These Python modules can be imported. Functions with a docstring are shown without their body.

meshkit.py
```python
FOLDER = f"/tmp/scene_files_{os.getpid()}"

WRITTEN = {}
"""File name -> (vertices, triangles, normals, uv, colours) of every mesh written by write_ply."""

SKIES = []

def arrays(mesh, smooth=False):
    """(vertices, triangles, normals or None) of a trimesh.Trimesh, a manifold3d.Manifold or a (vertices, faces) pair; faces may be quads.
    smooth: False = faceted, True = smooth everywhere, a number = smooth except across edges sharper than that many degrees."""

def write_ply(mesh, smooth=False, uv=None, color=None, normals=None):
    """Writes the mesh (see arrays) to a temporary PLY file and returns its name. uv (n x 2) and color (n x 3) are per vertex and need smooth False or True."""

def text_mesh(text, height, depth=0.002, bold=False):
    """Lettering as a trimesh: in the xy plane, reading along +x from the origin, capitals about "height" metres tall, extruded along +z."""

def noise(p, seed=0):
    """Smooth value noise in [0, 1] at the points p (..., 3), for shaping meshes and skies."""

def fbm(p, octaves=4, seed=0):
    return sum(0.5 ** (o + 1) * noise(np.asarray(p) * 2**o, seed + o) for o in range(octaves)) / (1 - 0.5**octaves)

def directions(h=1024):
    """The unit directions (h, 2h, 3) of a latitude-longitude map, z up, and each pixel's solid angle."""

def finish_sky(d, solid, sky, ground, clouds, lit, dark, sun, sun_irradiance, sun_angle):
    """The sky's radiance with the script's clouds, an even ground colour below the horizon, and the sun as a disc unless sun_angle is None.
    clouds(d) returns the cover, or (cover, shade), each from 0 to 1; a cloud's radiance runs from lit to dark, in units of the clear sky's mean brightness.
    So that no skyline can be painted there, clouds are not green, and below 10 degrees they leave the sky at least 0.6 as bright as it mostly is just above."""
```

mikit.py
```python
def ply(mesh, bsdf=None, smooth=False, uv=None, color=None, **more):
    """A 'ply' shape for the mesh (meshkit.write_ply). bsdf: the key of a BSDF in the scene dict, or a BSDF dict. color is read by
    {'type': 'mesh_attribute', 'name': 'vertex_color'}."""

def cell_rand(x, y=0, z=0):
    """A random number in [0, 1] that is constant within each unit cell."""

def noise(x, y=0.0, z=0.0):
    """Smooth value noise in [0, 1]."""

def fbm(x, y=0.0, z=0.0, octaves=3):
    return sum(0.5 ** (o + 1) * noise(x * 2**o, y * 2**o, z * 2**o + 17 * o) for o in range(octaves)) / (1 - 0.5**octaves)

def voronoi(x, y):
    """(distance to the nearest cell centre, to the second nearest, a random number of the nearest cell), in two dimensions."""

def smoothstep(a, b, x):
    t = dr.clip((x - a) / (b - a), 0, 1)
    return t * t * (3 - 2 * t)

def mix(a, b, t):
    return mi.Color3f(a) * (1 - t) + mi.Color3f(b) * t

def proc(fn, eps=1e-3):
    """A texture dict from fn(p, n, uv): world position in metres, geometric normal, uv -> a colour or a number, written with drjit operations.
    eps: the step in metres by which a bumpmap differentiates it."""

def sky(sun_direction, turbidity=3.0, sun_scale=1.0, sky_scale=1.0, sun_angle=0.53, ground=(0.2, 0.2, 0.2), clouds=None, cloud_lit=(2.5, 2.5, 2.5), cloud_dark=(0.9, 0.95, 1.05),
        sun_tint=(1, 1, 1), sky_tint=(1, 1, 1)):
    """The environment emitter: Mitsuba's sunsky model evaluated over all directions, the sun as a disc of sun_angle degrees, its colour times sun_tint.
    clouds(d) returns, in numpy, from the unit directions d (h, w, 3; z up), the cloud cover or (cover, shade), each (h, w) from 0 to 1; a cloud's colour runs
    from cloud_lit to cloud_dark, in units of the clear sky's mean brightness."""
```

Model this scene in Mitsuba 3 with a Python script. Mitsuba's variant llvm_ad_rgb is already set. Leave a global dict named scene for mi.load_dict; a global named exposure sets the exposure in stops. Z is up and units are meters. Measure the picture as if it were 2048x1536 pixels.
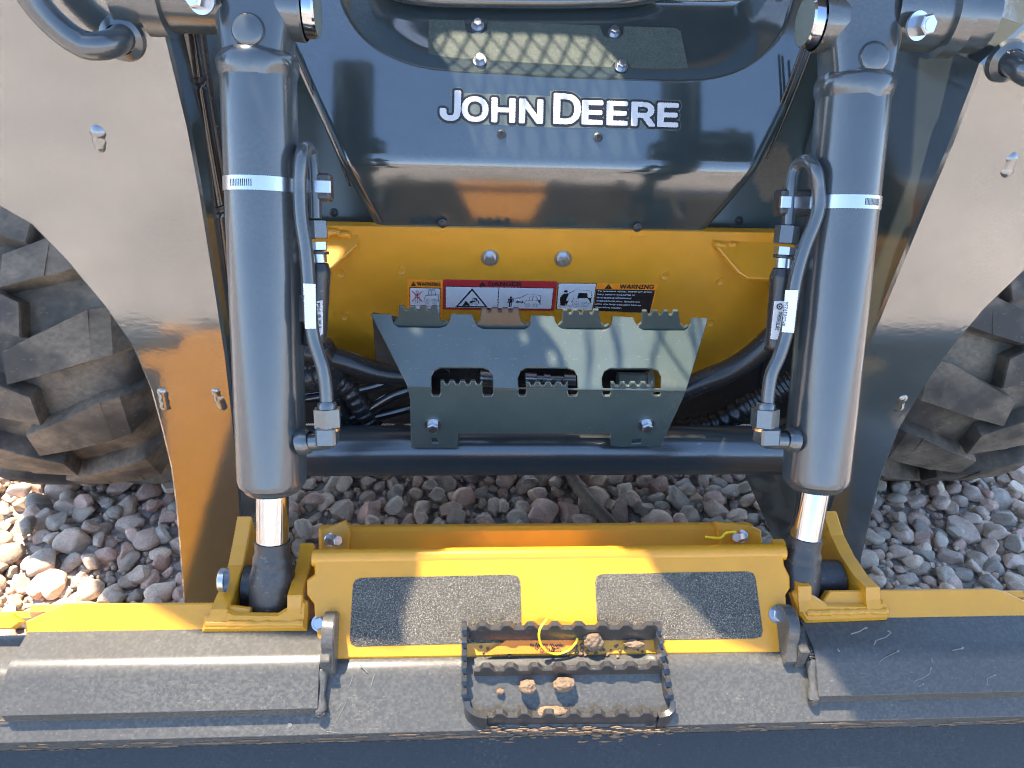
import math, random
import numpy as np, trimesh, mitsuba as mi, mikit, meshkit
import drjit as dr
import manifold3d as m3
from shapely.geometry import Polygon, LineString, Point, MultiPolygon, box as sbox
from shapely.ops import unary_union
from shapely import affinity
from mikit import noise, fbm, voronoi, smoothstep, mix, cell_rand

rng = np.random.default_rng(7)
random.seed(7)
T = mi.ScalarTransform4f

# ------------------------------------------------------------------ camera, sky, exposure
CAM = np.array([-0.128, 0.0, 1.45])
YAW, PITCH, ROLL, FOCAL = math.radians(4.6), math.radians(35.0), math.radians(2.9), 1480.0
FWD = np.array([math.sin(YAW) * math.cos(PITCH), math.cos(YAW) * math.cos(PITCH), -math.sin(PITCH)])
_r = np.array([math.cos(YAW), -math.sin(YAW), 0.0])
_u = np.cross(_r, FWD)
RIGHT = _r * math.cos(ROLL) + _u * math.sin(ROLL)
UP = _u * math.cos(ROLL) - _r * math.sin(ROLL)
scene = {
    "type": "scene",
    "camera": {"type": "perspective", "fov": math.degrees(2 * math.atan(1024 / FOCAL)), "fov_axis": "x", "near_clip": 0.02, "far_clip": 500.0,
               "to_world": T().look_at(origin=CAM.tolist(), target=(CAM + FWD).tolist(), up=UP.tolist())},
    "sky": mikit.sky((-0.27, 0.20, 1.0), turbidity=3, ground=(0.42, 0.37, 0.32), sky_scale=1.3, sky_tint=(1.04, 1.0, 1.0)),
}
exposure = 3.62
labels = {}


def at(px, py, P0=(0, 1, 0), n=(0, 1, 0)):
    """A point read off the photograph (2048 x 1536), on the plane of the part it belongs to."""
    d = FWD * FOCAL + RIGHT * (px - 1024) + UP * (768 - py)
    n = np.asarray(n, float)
    return CAM + d * ((np.asarray(P0) - CAM) @ n / (d @ n))


# ------------------------------------------------------------------ materials
def bsdf(name, d):
    scene[name] = d


def paint(name, col, rough, peel=0.0, scale=160.0, dust=0.0, eta=1.55, dustcol=(0.30, 0.26, 0.21), clear=0.0, grain=0.06):
    c = np.array(col, float)

    def colour(p, n, uv):
        g = 1 + grain * (noise(p.x * 40, p.y * 40, p.z * 40) - 0.5) * 2
        k = mi.Color3f(c.tolist()) * g
        if dust > 0:
            w = smoothstep(0.5, 0.85, fbm(p.x * 9 + 3, p.y * 9, p.z * 9, 2)) * noise(p.x * 300, p.y * 300, p.z * 300) * dust
            f = smoothstep(0.84, 0.90, noise(p.x * 260, p.y * 260, p.z * 260)) * max(dust - 0.08, 0) * 1.5
            k = mix(k, dustcol, dr.clip(w + f, 0, 1))
        return k

    d = {"type": "principled", "base_color": mikit.proc(colour), "roughness": rough, "eta": eta, "clearcoat": clear, "clearcoat_gloss": 0.95}
    if peel > 0:
        d = {"type": "bumpmap", "arbitrary": mikit.proc(lambda p, n, uv: fbm(p.x * scale, p.y * scale, p.z * scale, 2), eps=4e-4), "scale": peel, "bsdf": d}
    bsdf(name, {"type": "twosided", "bsdf": d})


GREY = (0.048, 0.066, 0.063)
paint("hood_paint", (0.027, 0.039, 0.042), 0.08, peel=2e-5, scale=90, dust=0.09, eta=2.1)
paint("step_black", (0.030, 0.030, 0.030), 0.26, dust=0.15, eta=1.6)
paint("arm_paint", (0.034, 0.044, 0.045), 0.11, peel=8e-5, scale=190, dust=0.07, eta=2.6)
paint("grey_paint", (0.032, 0.041, 0.044), 0.20, peel=4e-5, scale=200, dust=0.10, eta=1.95)
paint("step_paint", (0.056, 0.078, 0.072), 0.24, peel=2e-5, scale=200, dust=0.20, eta=1.75)
paint("barrel_paint", (0.034, 0.043, 0.048), 0.19, peel=5e-5, scale=140, dust=0.07, eta=1.8)
paint("yellow_paint", (0.56, 0.245, 0.014), 0.32, peel=3e-5, scale=150, dust=0.08, grain=0.04)
paint("black_plastic", (0.018, 0.019, 0.020), 0.40, dust=0.2)
paint("hose_rubber", (0.016, 0.017, 0.018), 0.30, peel=1e-4, scale=260, dust=0.25)
paint("gloss_hose", (0.012, 0.012, 0.013), 0.12, eta=1.7, dust=0.1)
paint("dark_steel", (0.030, 0.034, 0.038), 0.42, dust=0.25)
paint("label_white", (0.62, 0.63, 0.64), 0.30, grain=0.02)
paint("letter_white", (0.55, 0.57, 0.58), 0.30, grain=0.02)
paint("print_black", (0.012, 0.012, 0.013), 0.35, grain=0.02)
paint("decal_grey", (0.10, 0.125, 0.115), 0.40, grain=0.05)
paint("decal_red", (0.42, 0.025, 0.03), 0.35, grain=0.02)
paint("decal_orange", (0.85, 0.26, 0.015), 0.35, grain=0.02)
paint("tag_orange", (0.60, 0.165, 0.005), 0.5, grain=0.05)
paint("tie_yellow", (0.85, 0.62, 0.02), 0.35, grain=0.02)
paint("grommet", (0.22, 0.19, 0.10), 0.45, dust=0.3)


STAIN = at(1545, 345, (0, 1.385, 0.9), (0, -0.95, 0.31))


def dusty(p, n, uv):
    """paint with one patch of splashed, dried mud"""
    q = dr.sqrt(dr.square((p.x - STAIN[0]) / 0.040) + dr.square((p.z - STAIN[2]) / 0.058))
    k = smoothstep(1.05, 0.75, q + 0.5 * (fbm(p.x * 70, p.y * 70, p.z * 70, 3) - 0.5)) * (0.35 + 0.5 * fbm(p.x * 260, p.y * 260, p.z * 260, 2))
    return mix(GREY, (0.20, 0.15, 0.10), k)


bsdf("dusty_panel", {"type": "twosided", "bsdf": {"type": "principled", "base_color": mikit.proc(dusty), "roughness": 0.18, "eta": 1.5}})


def metal(name, col, rough, scratch=0.0):
    bsdf(name, {"type": "twosided", "bsdf": {"type": "principled", "base_color": {"type": "rgb", "value": list(col)}, "metallic": 1.0, "roughness": rough}})


metal("zinc", (0.50, 0.52, 0.55), 0.30)
metal("chrome", (0.44, 0.47, 0.51), 0.06)
metal("band_steel", (0.52, 0.53, 0.54), 0.28)
metal("dull_brass", (0.75, 0.45, 0.20), 0.35)


def scuffed(name, base, rough, amount, eta):
    """Black bucket paint with hairline scuffs and specks."""
    def col(p, n, uv):
        a = noise(p.x * 11, p.y * 11, p.z * 11)
        w1 = dr.abs(fbm(p.x * 90 + 7 * a, p.y * 90, p.z * 90 + 4 * a, 2) - 0.5)
        l = smoothstep(0.016, 0.004, w1) * smoothstep(0.55, 0.9, a)
        m = fbm(p.x * 300, p.y * 300, p.z * 300, 3)
        s = smoothstep(0.82, 0.9, noise(p.x * 330, p.y * 330, p.z * 330))
        k = mix(base, (base[0] * 1.45, base[1] * 1.43, base[2] * 1.36), smoothstep(0.3, 0.75, m) * (0.3 + 1.0 * a))
        return mix(k, (0.30, 0.28, 0.23), dr.clip((l * 0.16 + s * 0.12) * amount, 0, 1))
    bsdf(name, {"type": "twosided", "bsdf": {"type": "bumpmap", "arbitrary": mikit.proc(lambda p, n, uv: fbm(p.x * 150, p.y * 150, p.z * 150, 2), eps=5e-4), "scale": 5e-5,
         "bsdf": {"type": "principled", "base_color": mikit.proc(col), "roughness": rough, "eta": eta}}})


scuffed("bucket_black", (0.056, 0.056, 0.053), 0.28, 1.0, 1.42)
scuffed("bucket_inner", (0.014, 0.015, 0.017), 0.34, 0.35, 1.45)


def soil(p, base, k):
    a = fbm(p.x * 60, p.y * 60, p.z * 60, 4)
    return mix(base, (base[0] * k, base[1] * k, base[2] * k), a)


bsdf("dried_mud", {"type": "twosided", "bsdf": {"type": "bumpmap", "arbitrary": mikit.proc(lambda p, n, uv: fbm(p.x * 400, p.y * 400, p.z * 400, 3), eps=4e-4), "scale": 0.0012,
     "bsdf": {"type": "diffuse", "reflectance": mikit.proc(lambda p, n, uv: mix((0.115, 0.08, 0.052), (0.24, 0.175, 0.12), fbm(p.x * 160, p.y * 160, p.z * 160, 4)))}}})


def rubber_col(p, n, uv):
    a = fbm(p.x * 11, p.y * 11, p.z * 11, 4)
    b = fbm(p.x * 120, p.y * 120, p.z * 120, 3)
    k = mix((0.055, 0.047, 0.038), (0.21, 0.165, 0.115), smoothstep(0.30, 0.70, a) * (0.35 + 0.9 * b))
    return mix(k, (0.22, 0.20, 0.17), smoothstep(0.84, 0.92, noise(p.x * 160, p.y * 160, p.z * 160)) * 0.25)


bsdf("tire_rubber", {"type": "twosided", "bsdf": {"type": "bumpmap", "arbitrary": mikit.proc(lambda p, n, uv: fbm(p.x * 110, p.y * 110, p.z * 110, 4), eps=6e-4), "scale": 0.0012,
     "bsdf": {"type": "principled", "base_color": mikit.proc(rubber_col), "roughness": 0.7, "eta": 1.4}}})


def grip_col(p, n, uv):
    a = cell_rand(p.x * 1400, p.y * 1400, p.z * 1400)
    b = noise(p.x * 1000, p.y * 1000, p.z * 1000)
    k = mix((0.018, 0.018, 0.017), (0.14, 0.13, 0.108), smoothstep(0.34, 0.92, b))
    return mix(k, (0.45, 0.42, 0.34), smoothstep(0.86, 0.97, a))


bsdf("grip_tape", {"type": "twosided", "bsdf": {"type": "bumpmap", "arbitrary": mikit.proc(lambda p, n, uv: noise(p.x * 900, p.y * 900, p.z * 900), eps=2e-4), "scale": 0.0005,
     "bsdf": {"type": "principled", "base_color": mikit.proc(grip_col), "roughness": 0.6, "eta": 1.3}}})


def felt_col(p, n, uv):
    b = fbm(p.x * 500, p.y * 500, p.z * 500, 2)
    a = fbm(p.x * 45, p.y * 45, p.z * 45, 3)
    return mix((0.042, 0.054, 0.048), (0.115, 0.14, 0.12), dr.clip(0.25 * a + 0.9 * b - 0.2, 0, 1))


bsdf("felt_pad", {"type": "twosided", "bsdf": {"type": "principled", "base_color": mikit.proc(felt_col), "roughness": 0.75, "eta": 1.4}})


def stone_col(p, n, uv):
    t, s = uv.x, uv.y
    pal = [(0.50, 0.335, 0.25), (0.44, 0.345, 0.255), (0.57, 0.44, 0.315), (0.31, 0.265, 0.21), (0.50, 0.375, 0.28), (0.38, 0.32, 0.245)]
    k = mi.Color3f(*pal[0])
    for i in range(1, 6):
        k = dr.select(t * 6 > i, mi.Color3f(*pal[i]), k)
    a = fbm(p.x * 70 + s * 50, p.y * 70, p.z * 70, 3)
    b = noise(p.x * 520, p.y * 520, p.z * 520)
    band = smoothstep(0.55, 0.75, noise(p.x * 20 + s * 90, (p.y + p.z) * 90, s * 33))
    k = k * (0.62 + 0.6 * a + 0.35 * s)
    k = mix(k, (0.46, 0.41, 0.35), band * 0.30)
    return k * (0.78 + 0.44 * b)


bsdf("river_stone", {"type": "twosided", "bsdf": {"type": "principled", "base_color": mikit.proc(stone_col), "roughness": 0.72, "eta": 1.45}})


def ground_col(p, n, uv):
    f1, f2, c = voronoi(p.x * 22, p.y * 22)
    k = mix((0.34, 0.30, 0.265), (0.50, 0.46, 0.42), c)
    k = k * (0.72 + 0.5 * fbm(p.x * 80, p.y * 80, 0, 3)) * (0.7 + 0.6 * fbm(p.x * 1.7, p.y * 1.7, 0, 3))
    return mix(k, (0.12, 0.10, 0.08), smoothstep(0.10, 0.0, f2 - f1) * 0.8)


bsdf("ground_gravel", {"type": "twosided", "bsdf": {"type": "bumpmap", "arbitrary": mikit.proc(lambda p, n, uv: dr.minimum(0.5, voronoi(p.x * 22, p.y * 22)[1] - voronoi(p.x * 22, p.y * 22)[0]), eps=2e-3), "scale": 0.02,
     "bsdf": {"type": "diffuse", "reflectance": mikit.proc(ground_col)}}})

# ------------------------------------------------------------------ shape helpers
USED = {}


def put(path, mesh, mat, smooth=False, label=None, kind=None, uv=None):
    """One entry of the scene under a plain key, numbered where the key is taken."""
    n = USED.get(path, 0)
    USED[path] = n + 1
    key = path if n == 0 else f"{path}_{n:03d}"
    scene[key] = mikit.ply(mesh, mat, smooth, uv=uv)
    if label or kind:
        labels[key] = {}
        if label:
            labels[key]["label"] = label
        if kind:
            labels[key]["kind"] = kind
    return key


def unit(v):
    v = np.asarray(v, float)
    return v / np.linalg.norm(v)


class Plane:
    """A flat face: origin, e1 to the right, e2 up the face, n towards the front."""

    def __init__(self, P, n):
        self.P, self.n = np.asarray(P, float), unit(n)
        self.e1 = unit(np.cross([0, 0, 1.0], self.n) if abs(self.n[2]) < 0.999 else [1, 0, 0])
        self.e2 = np.cross(self.n, self.e1)

    def off(self, d):
        return Plane(self.P + self.n * d, self.n)

    def at(self, px, py):
        return at(px, py, self.P, self.n)

    def uv(self, pts):
        """photo points -> coordinates on the face in metres"""
        q = np.array([self.at(*p) for p in pts]) - self.P
        return np.c_[q @ self.e1, q @ self.e2]

    def poly(self, pts, holes=()):
        return Polygon(self.uv(pts), [self.uv(h) for h in holes]).buffer(0)

    def world(self, xy, d=0.0):
        xy = np.atleast_2d(xy)
        return self.P + np.outer(xy[:, 0], self.e1) + np.outer(xy[:, 1], self.e2) + self.n * d

    def matrix(self):
        m = np.eye(4)
        m[:3, 0], m[:3, 1], m[:3, 2], m[:3, 3] = self.e1, self.e2, self.n, self.P
        return m


def geoms(g):
    return [x for x in getattr(g, "geoms", [g]) if x.geom_type == "Polygon" and x.area > 1e-9]


def inset_ring(r, b):
    r = np.asarray(r)[:-1]
    a, c = np.roll(r, 1, 0), np.roll(r, -1, 0)
    d1, d2 = r - a, c - r
    d1 /= np.linalg.norm(d1, axis=1, keepdims=True) + 1e-12
    d2 /= np.linalg.norm(d2, axis=1, keepdims=True) + 1e-12
    n1, n2 = np.c_[-d1[:, 1], d1[:, 0]], np.c_[-d2[:, 1], d2[:, 0]]
    m = n1 + n2
    m /= np.maximum(np.linalg.norm(m, axis=1, keepdims=True), 0.5)
    k = 1 / np.maximum((m * n1).sum(1, keepdims=True) / np.maximum(np.linalg.norm(m, axis=1, keepdims=True), 1e-9), 0.5)
    return r, r + m * np.minimum(k, 1.6) * b


def slab(poly, plane, t, bevel=0.0012, d=0.0):
    """The outline as a plate of thickness t behind its face, front edges chamfered."""
    out = []
    for g in geoms(poly):
        g = g.simplify(2e-4)
        g = Polygon(g.exterior.coords, [h.coords for h in g.interiors])
        from shapely.geometry.polygon import orient
        g = orient(g)
        rings_in = []
        V, Fc = [], []
        for ring in [g.exterior, *g.interiors]:
            r, ri = inset_ring(ring.coords, bevel)
            rings_in.append(ri)
            n, o = len(r), sum(map(len, V))
            V += [np.c_[r, np.full(n, -t)], np.c_[r, np.full(n, -bevel)], np.c_[ri, np.zeros(n)]]
            i = np.arange(n)
            j = (i + 1) % n
            for a in (0, 1):
                lo, hi = o + a * n, o + (a + 1) * n
                Fc += [np.c_[lo + i, lo + j, hi + j], np.c_[lo + i, hi + j, hi + i]]
        body = trimesh.Trimesh(np.vstack(V), np.vstack(Fc), process=False)
        parts = [body]
        try:
            cap = Polygon(rings_in[0], rings_in[1:])
            v, f = trimesh.creation.triangulate_polygon(cap, engine="earcut")
            parts.append(trimesh.Trimesh(np.c_[v, np.zeros(len(v))], f, process=False))
            v, f = trimesh.creation.triangulate_polygon(g, engine="earcut")
            parts.append(trimesh.Trimesh(np.c_[v, np.full(len(v), -t)], f[:, ::-1], process=False))
        except Exception:
            pass
        out.append(trimesh.util.concatenate(parts))
    m = trimesh.util.concatenate(out)
    m.apply_translation([0, 0, d])
    m.apply_transform(plane.matrix())
    return m


def spline(pts, n=10):
    p = np.asarray(pts, float)
    q = np.vstack([2 * p[0] - p[1], p, 2 * p[-1] - p[-2]])
    out = []
    for i in range(1, len(q) - 2):
        t = np.linspace(0, 1, n, endpoint=False)[:, None]
        a, b, c, d = q[i - 1], q[i], q[i + 1], q[i + 2]
        out.append(0.5 * (2 * b + (c - a) * t + (2 * a - 5 * b + 4 * c - d) * t**2 + (3 * b - a - 3 * c + d) * t**3))
    return np.vstack(out + [p[-1:]])


def tube(pts, r, seg=20, n=10, curve=True, caps=True):
    p = spline(pts, n) if curve else np.asarray(pts, float)
    r = np.broadcast_to(np.asarray(r, float), (len(p),)) if np.ndim(r) == 0 or len(r) == len(p) else np.interp(np.linspace(0, 1, len(p)), np.linspace(0, 1, len(r)), r)
    tan = np.gradient(p, axis=0)
    tan /= np.linalg.norm(tan, axis=1, keepdims=True)
    u = unit(np.cross(tan[0], [0.3, 0.9, 0.2]))
    a = np.linspace(0, 2 * np.pi, seg, endpoint=False)
    rows = []
    for i in range(len(p)):
        u = unit(u - tan[i] * (u @ tan[i]))
        w = np.cross(tan[i], u)
        rows.append(p[i] + r[i] * (np.outer(np.cos(a), u) + np.outer(np.sin(a), w)))
    V = np.vstack(rows)
    i, j = np.meshgrid(np.arange(len(p) - 1), np.arange(seg), indexing="ij")
    k = (j + 1) % seg
    q = np.stack([i * seg + j, i * seg + k, (i + 1) * seg + k, (i + 1) * seg + j], -1).reshape(-1, 4)
    F = np.vstack([q[:, [0, 1, 2]], q[:, [0, 2, 3]]])
    if caps:
        V = np.vstack([V, p[0], p[-1]])
        c0, c1, L = len(V) - 2, len(V) - 1, (len(p) - 1) * seg
        s = np.arange(seg)
        F = np.vstack([F, np.c_[np.full(seg, c0), (s + 1) % seg, s], np.c_[np.full(seg, c1), L + s, L + (s + 1) % seg]])
    return trimesh.Trimesh(V, F, process=False)


def lathe(p0, p1, prof, seg=40):
    """profile [(radius, fraction or metres along the axis)], metres when p1 is a direction"""
    p0 = np.asarray(p0, float)
    d = unit(np.asarray(p1, float) - p0)
    pts = np.array([p0 + d * t for _, t in prof])
    rad = np.array([max(r, 1e-5) for r, _ in prof])
    u = unit(np.cross(d, [0.31, 0.2, 0.93] if abs(d[2]) < 0.9 else [1, 0, 0]))
    w = np.cross(d, u)
    a = np.linspace(0, 2 * np.pi, seg, endpoint=False)
    ring = np.outer(np.cos(a), u) + np.outer(np.sin(a), w)
    V = np.vstack([pts[i] + rad[i] * ring for i in range(len(pts))])
    i, j = np.meshgrid(np.arange(len(pts) - 1), np.arange(seg), indexing="ij")
    k = (j + 1) % seg
    q = np.stack([i * seg + j, i * seg + k, (i + 1) * seg + k, (i + 1) * seg + j], -1).reshape(-1, 4)
    return trimesh.Trimesh(V, np.vstack([q[:, [0, 1, 2]], q[:, [0, 2, 3]]]), process=False)


def block(c, size, R=None, b=0.0015):
    """a box with rounded-off edges: the hull of a box's three shrunken copies"""
    s = np.asarray(size, float) / 2
    b = min(b, s.min() * 0.6)
    pts = []
    for ax in range(3):
        e = s - b
        e[ax] = s[ax]
        pts += [np.array(x) * e for x in np.ndindex(2, 2, 2) for x in [[2 * v - 1 for v in x]]]
    m = trimesh.convex.convex_hull(np.array(pts))
    if R is not None:
        m.apply_transform(R)
    m.apply_translation(c)
    return m


def frame(n, up=(0, 0, 1)):
    n = unit(n)
    e1 = unit(np.cross(up, n)) if np.linalg.norm(np.cross(up, n)) > 1e-6 else np.array([1.0, 0, 0])
    m = np.eye(4)
    m[:3, 0], m[:3, 1], m[:3, 2] = e1, np.cross(n, e1), n
    return m


def hexprism(r, h, b=0.0012, rot=0.0):
    a = np.arange(6) * np.pi / 3 + rot
    c = np.c_[np.cos(a), np.sin(a)]
    pts = np.vstack([np.c_[c * r, np.zeros(6)], np.c_[c * r, np.full(6, h - b)], np.c_[c * (r - b), np.full(6, h)]])
    return trimesh.convex.convex_hull(pts)


def bolt_mesh(c, n, r, h=None, flange=1.45, rot=0.3):
    h = h or r * 1.1
    m = [trimesh.creation.cylinder(r * flange, r * 0.25, sections=32), hexprism(r, h, r * 0.14, rot), trimesh.creation.cylinder(r * 0.62, r * 0.08, sections=20)]
    m[0].apply_translation([0, 0, r * 0.125])
    m[1].apply_translation([0, 0, r * 0.2])
    m[2].apply_translation([0, 0, h + r * 0.2 + r * 0.03])
    m = trimesh.util.concatenate(m)
    M = frame(n)
    M[:3, 3] = c
    m.apply_transform(M)
    return m


def revolve_ring(c, n, prof, seg=36):
    """[(radius, height)] revolved about the axis n through c"""
    return lathe(c, np.asarray(c) + unit(n), prof, seg)


def extrude_x(poly_yz, x0, x1, bevel=0.0015):
    """an outline in (y, z) as a plate between two x"""
    pl = Plane((x1, 0, 0), (1, 0, 0))
    # e1 of this plane is +y, e2 is +z
    return slab(poly_yz, pl, x1 - x0, bevel)


def text_poly(text, bold=True):
    m = meshkit.text_mesh(text, 1.0, depth=0.01, bold=bold)
    tri = m.vertices[m.faces]
    keep = np.abs(tri[:, :, 2]).max(1) < 1e-6
    return unary_union([Polygon(t[:, :2]).buffer(1e-4) for t in tri[keep]]).simplify(0.004)


def fit(g, x0, y0, x1, y1):
    a, b, c, d = g.bounds
    return affinity.translate(affinity.scale(affinity.translate(g, -a, -b), (x1 - x0) / (c - a), (y1 - y0) / (d - b), origin=(0, 0)), x0, y0)


def stroke(pts, w):
    return LineString(pts).buffer(w, quad_segs=4)


L = "skid_steer_loader"
labels[L] = {"label": "dark grey and yellow compact loader seen from its front between two lift arms", "category": "loader"}

# ------------------------------------------------------------------ the ground
g = trimesh.creation.box((1, 1, 1))
gv = np.array([[-120, -120, 0], [120, -120, 0], [120, 120, 0], [-120, 120, 0]], float)
put("ground", trimesh.Trimesh(gv, [[0, 1, 2], [0, 2, 3]], process=False), "ground_gravel", kind="structure")


def stone_mesh(r, k):
    m = trimesh.creation.icosphere(subdivisions=2)
    v = m.vertices
    rs = np.random.default_rng(k)
    sc = np.array([1.0, rs.uniform(0.68, 0.95), rs.uniform(0.5, 0.75)])
    for _ in range(rs.integers(5, 11)):        # worn flats
        n = unit(rs.normal(size=3))
        h = rs.uniform(0.50, 0.80)
        d = v @ n
        v = v - np.outer(np.maximum(d - h, 0) * 0.95, n)
    v = v * (0.86 + 0.28 * meshkit.fbm(v * 1.3 + k * 3.1, 3, seed=k % 97))[:, None]
    v = v * (0.955 + 0.09 * meshkit.fbm(v * 5 + k, 2))[:, None]
    v = v * sc * r
    a, b, c = rs.uniform(0, 2 * np.pi), rs.normal(0, 0.35), rs.normal(0, 0.35)
    R = trimesh.transformations.euler_matrix(b, c, a)[:3, :3]
    return trimesh.graph.smooth_shade(trimesh.Trimesh(v @ R.T, m.faces, process=False), angle=math.radians(30), facet_minarea=None)


def to_photo(p):
    d = np.asarray(p, float) - CAM
    z = d @ FWD
    return np.stack([1024 + FOCAL * (d @ RIGHT) / z, 768 - FOCAL * (d @ UP) / z], -1)


placed = []
cells = {}


def try_place(x, y, r, tight, layer):
    ci, cj = int(x // 0.1), int(y // 0.1)
    for i in range(ci - 1, ci + 2):
        for j in range(cj - 1, cj + 2):
            for (a, b, q, l) in cells.get((i, j), ()):
                if l == layer and (x - a) ** 2 + (y - b) ** 2 < (tight * (r + q)) ** 2:
                    return False
    cells.setdefault((ci, cj), []).append((x, y, r, layer))
    placed.append((x, y, r, layer))
    return True


for rr, tries, tight, layer in ((0.044, 250, 0.78, 0), (0.036, 2200, 0.77, 0), (0.028, 9000, 0.75, 0), (0.021, 17000, 0.75, 0), (0.028, 2300, 0.90, 1), (0.016, 18000, 0.75, 0)):
    for _ in range(tries):
        x, y = rng.uniform(-2.0, 2.0), rng.uniform(0.95, 2.25)
        try_place(x, y, rr * rng.uniform(0.82, 1.18), tight, layer)
items = []
for k, (x, y, r, layer) in enumerate(placed):
    z = r * (0.42 if layer == 0 else 1.05) + rng.uniform(-0.004, 0.004)
    items.append((k, x, y, z, r))
open_view = [Polygon([(-20, 925), (345, 925), (372, 1215), (60, 1225), (-20, 1262)]), Polygon([(575, 935), (1545, 935), (1545, 1068), (575, 1115)]), Polygon([(1730, 935), (2070, 925), (2070, 1215), (1690, 1205)])]
seen = []
for it in items:
    q = to_photo(it[1:4])
    if any(a.contains(Point(q)) for a in open_view):
        seen.append((it[4] / np.linalg.norm(np.array(it[1:4]) - CAM), it))
seen.sort(key=lambda s: -s[0])
single = {it[0] for _, it in seen[:298]}
rest_v, rest_f, rest_uv, off = [], [], [], 0
for k in range(5200):       # grit between the stones
    r = rng.uniform(0.005, 0.013)
    m = trimesh.creation.icosphere(subdivisions=1)
    v = m.vertices * (0.6 + 0.8 * meshkit.noise(m.vertices * 1.7 + k))[:, None] * rng.uniform(0.6, 1.0, 3) * r + [rng.uniform(-1.9, 1.9), rng.uniform(0.95, 2.1), rng.uniform(0.004, 0.014)]
    rest_v.append(v); rest_f.append(m.faces + off); rest_uv.append(np.tile(rng.uniform(0.01, 0.99, 2), (len(v), 1)))
    off += len(v)
for k, x, y, z, r in items:
    m = stone_mesh(r, k)
    m.apply_translation([x, y, z])
    t = np.random.default_rng(k + 5000).uniform(0.01, 0.99, 2)
    uv = np.tile(t, (len(m.vertices), 1))
    if k in single:
        put("ground__stone", m, "river_stone", True, uv=uv)
    else:
        rest_v.append(m.vertices); rest_f.append(m.faces + off); rest_uv.append(uv)
        off += len(m.vertices)
put("ground__gravel", trimesh.Trimesh(np.vstack(rest_v), np.vstack(rest_f), process=False), "river_stone", True, kind="stuff", uv=np.vstack(rest_uv))
hp = [at(1130, 930, (0, 0, 0.05), (0, 0, 1)), at(1165, 985, (0, 0, 0.06), (0, 0, 1)), at(1205, 1030, (0, 0, 0.065), (0, 0, 1)), at(1250, 1075, (0, 0, 0.06), (0, 0, 1))]
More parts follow.
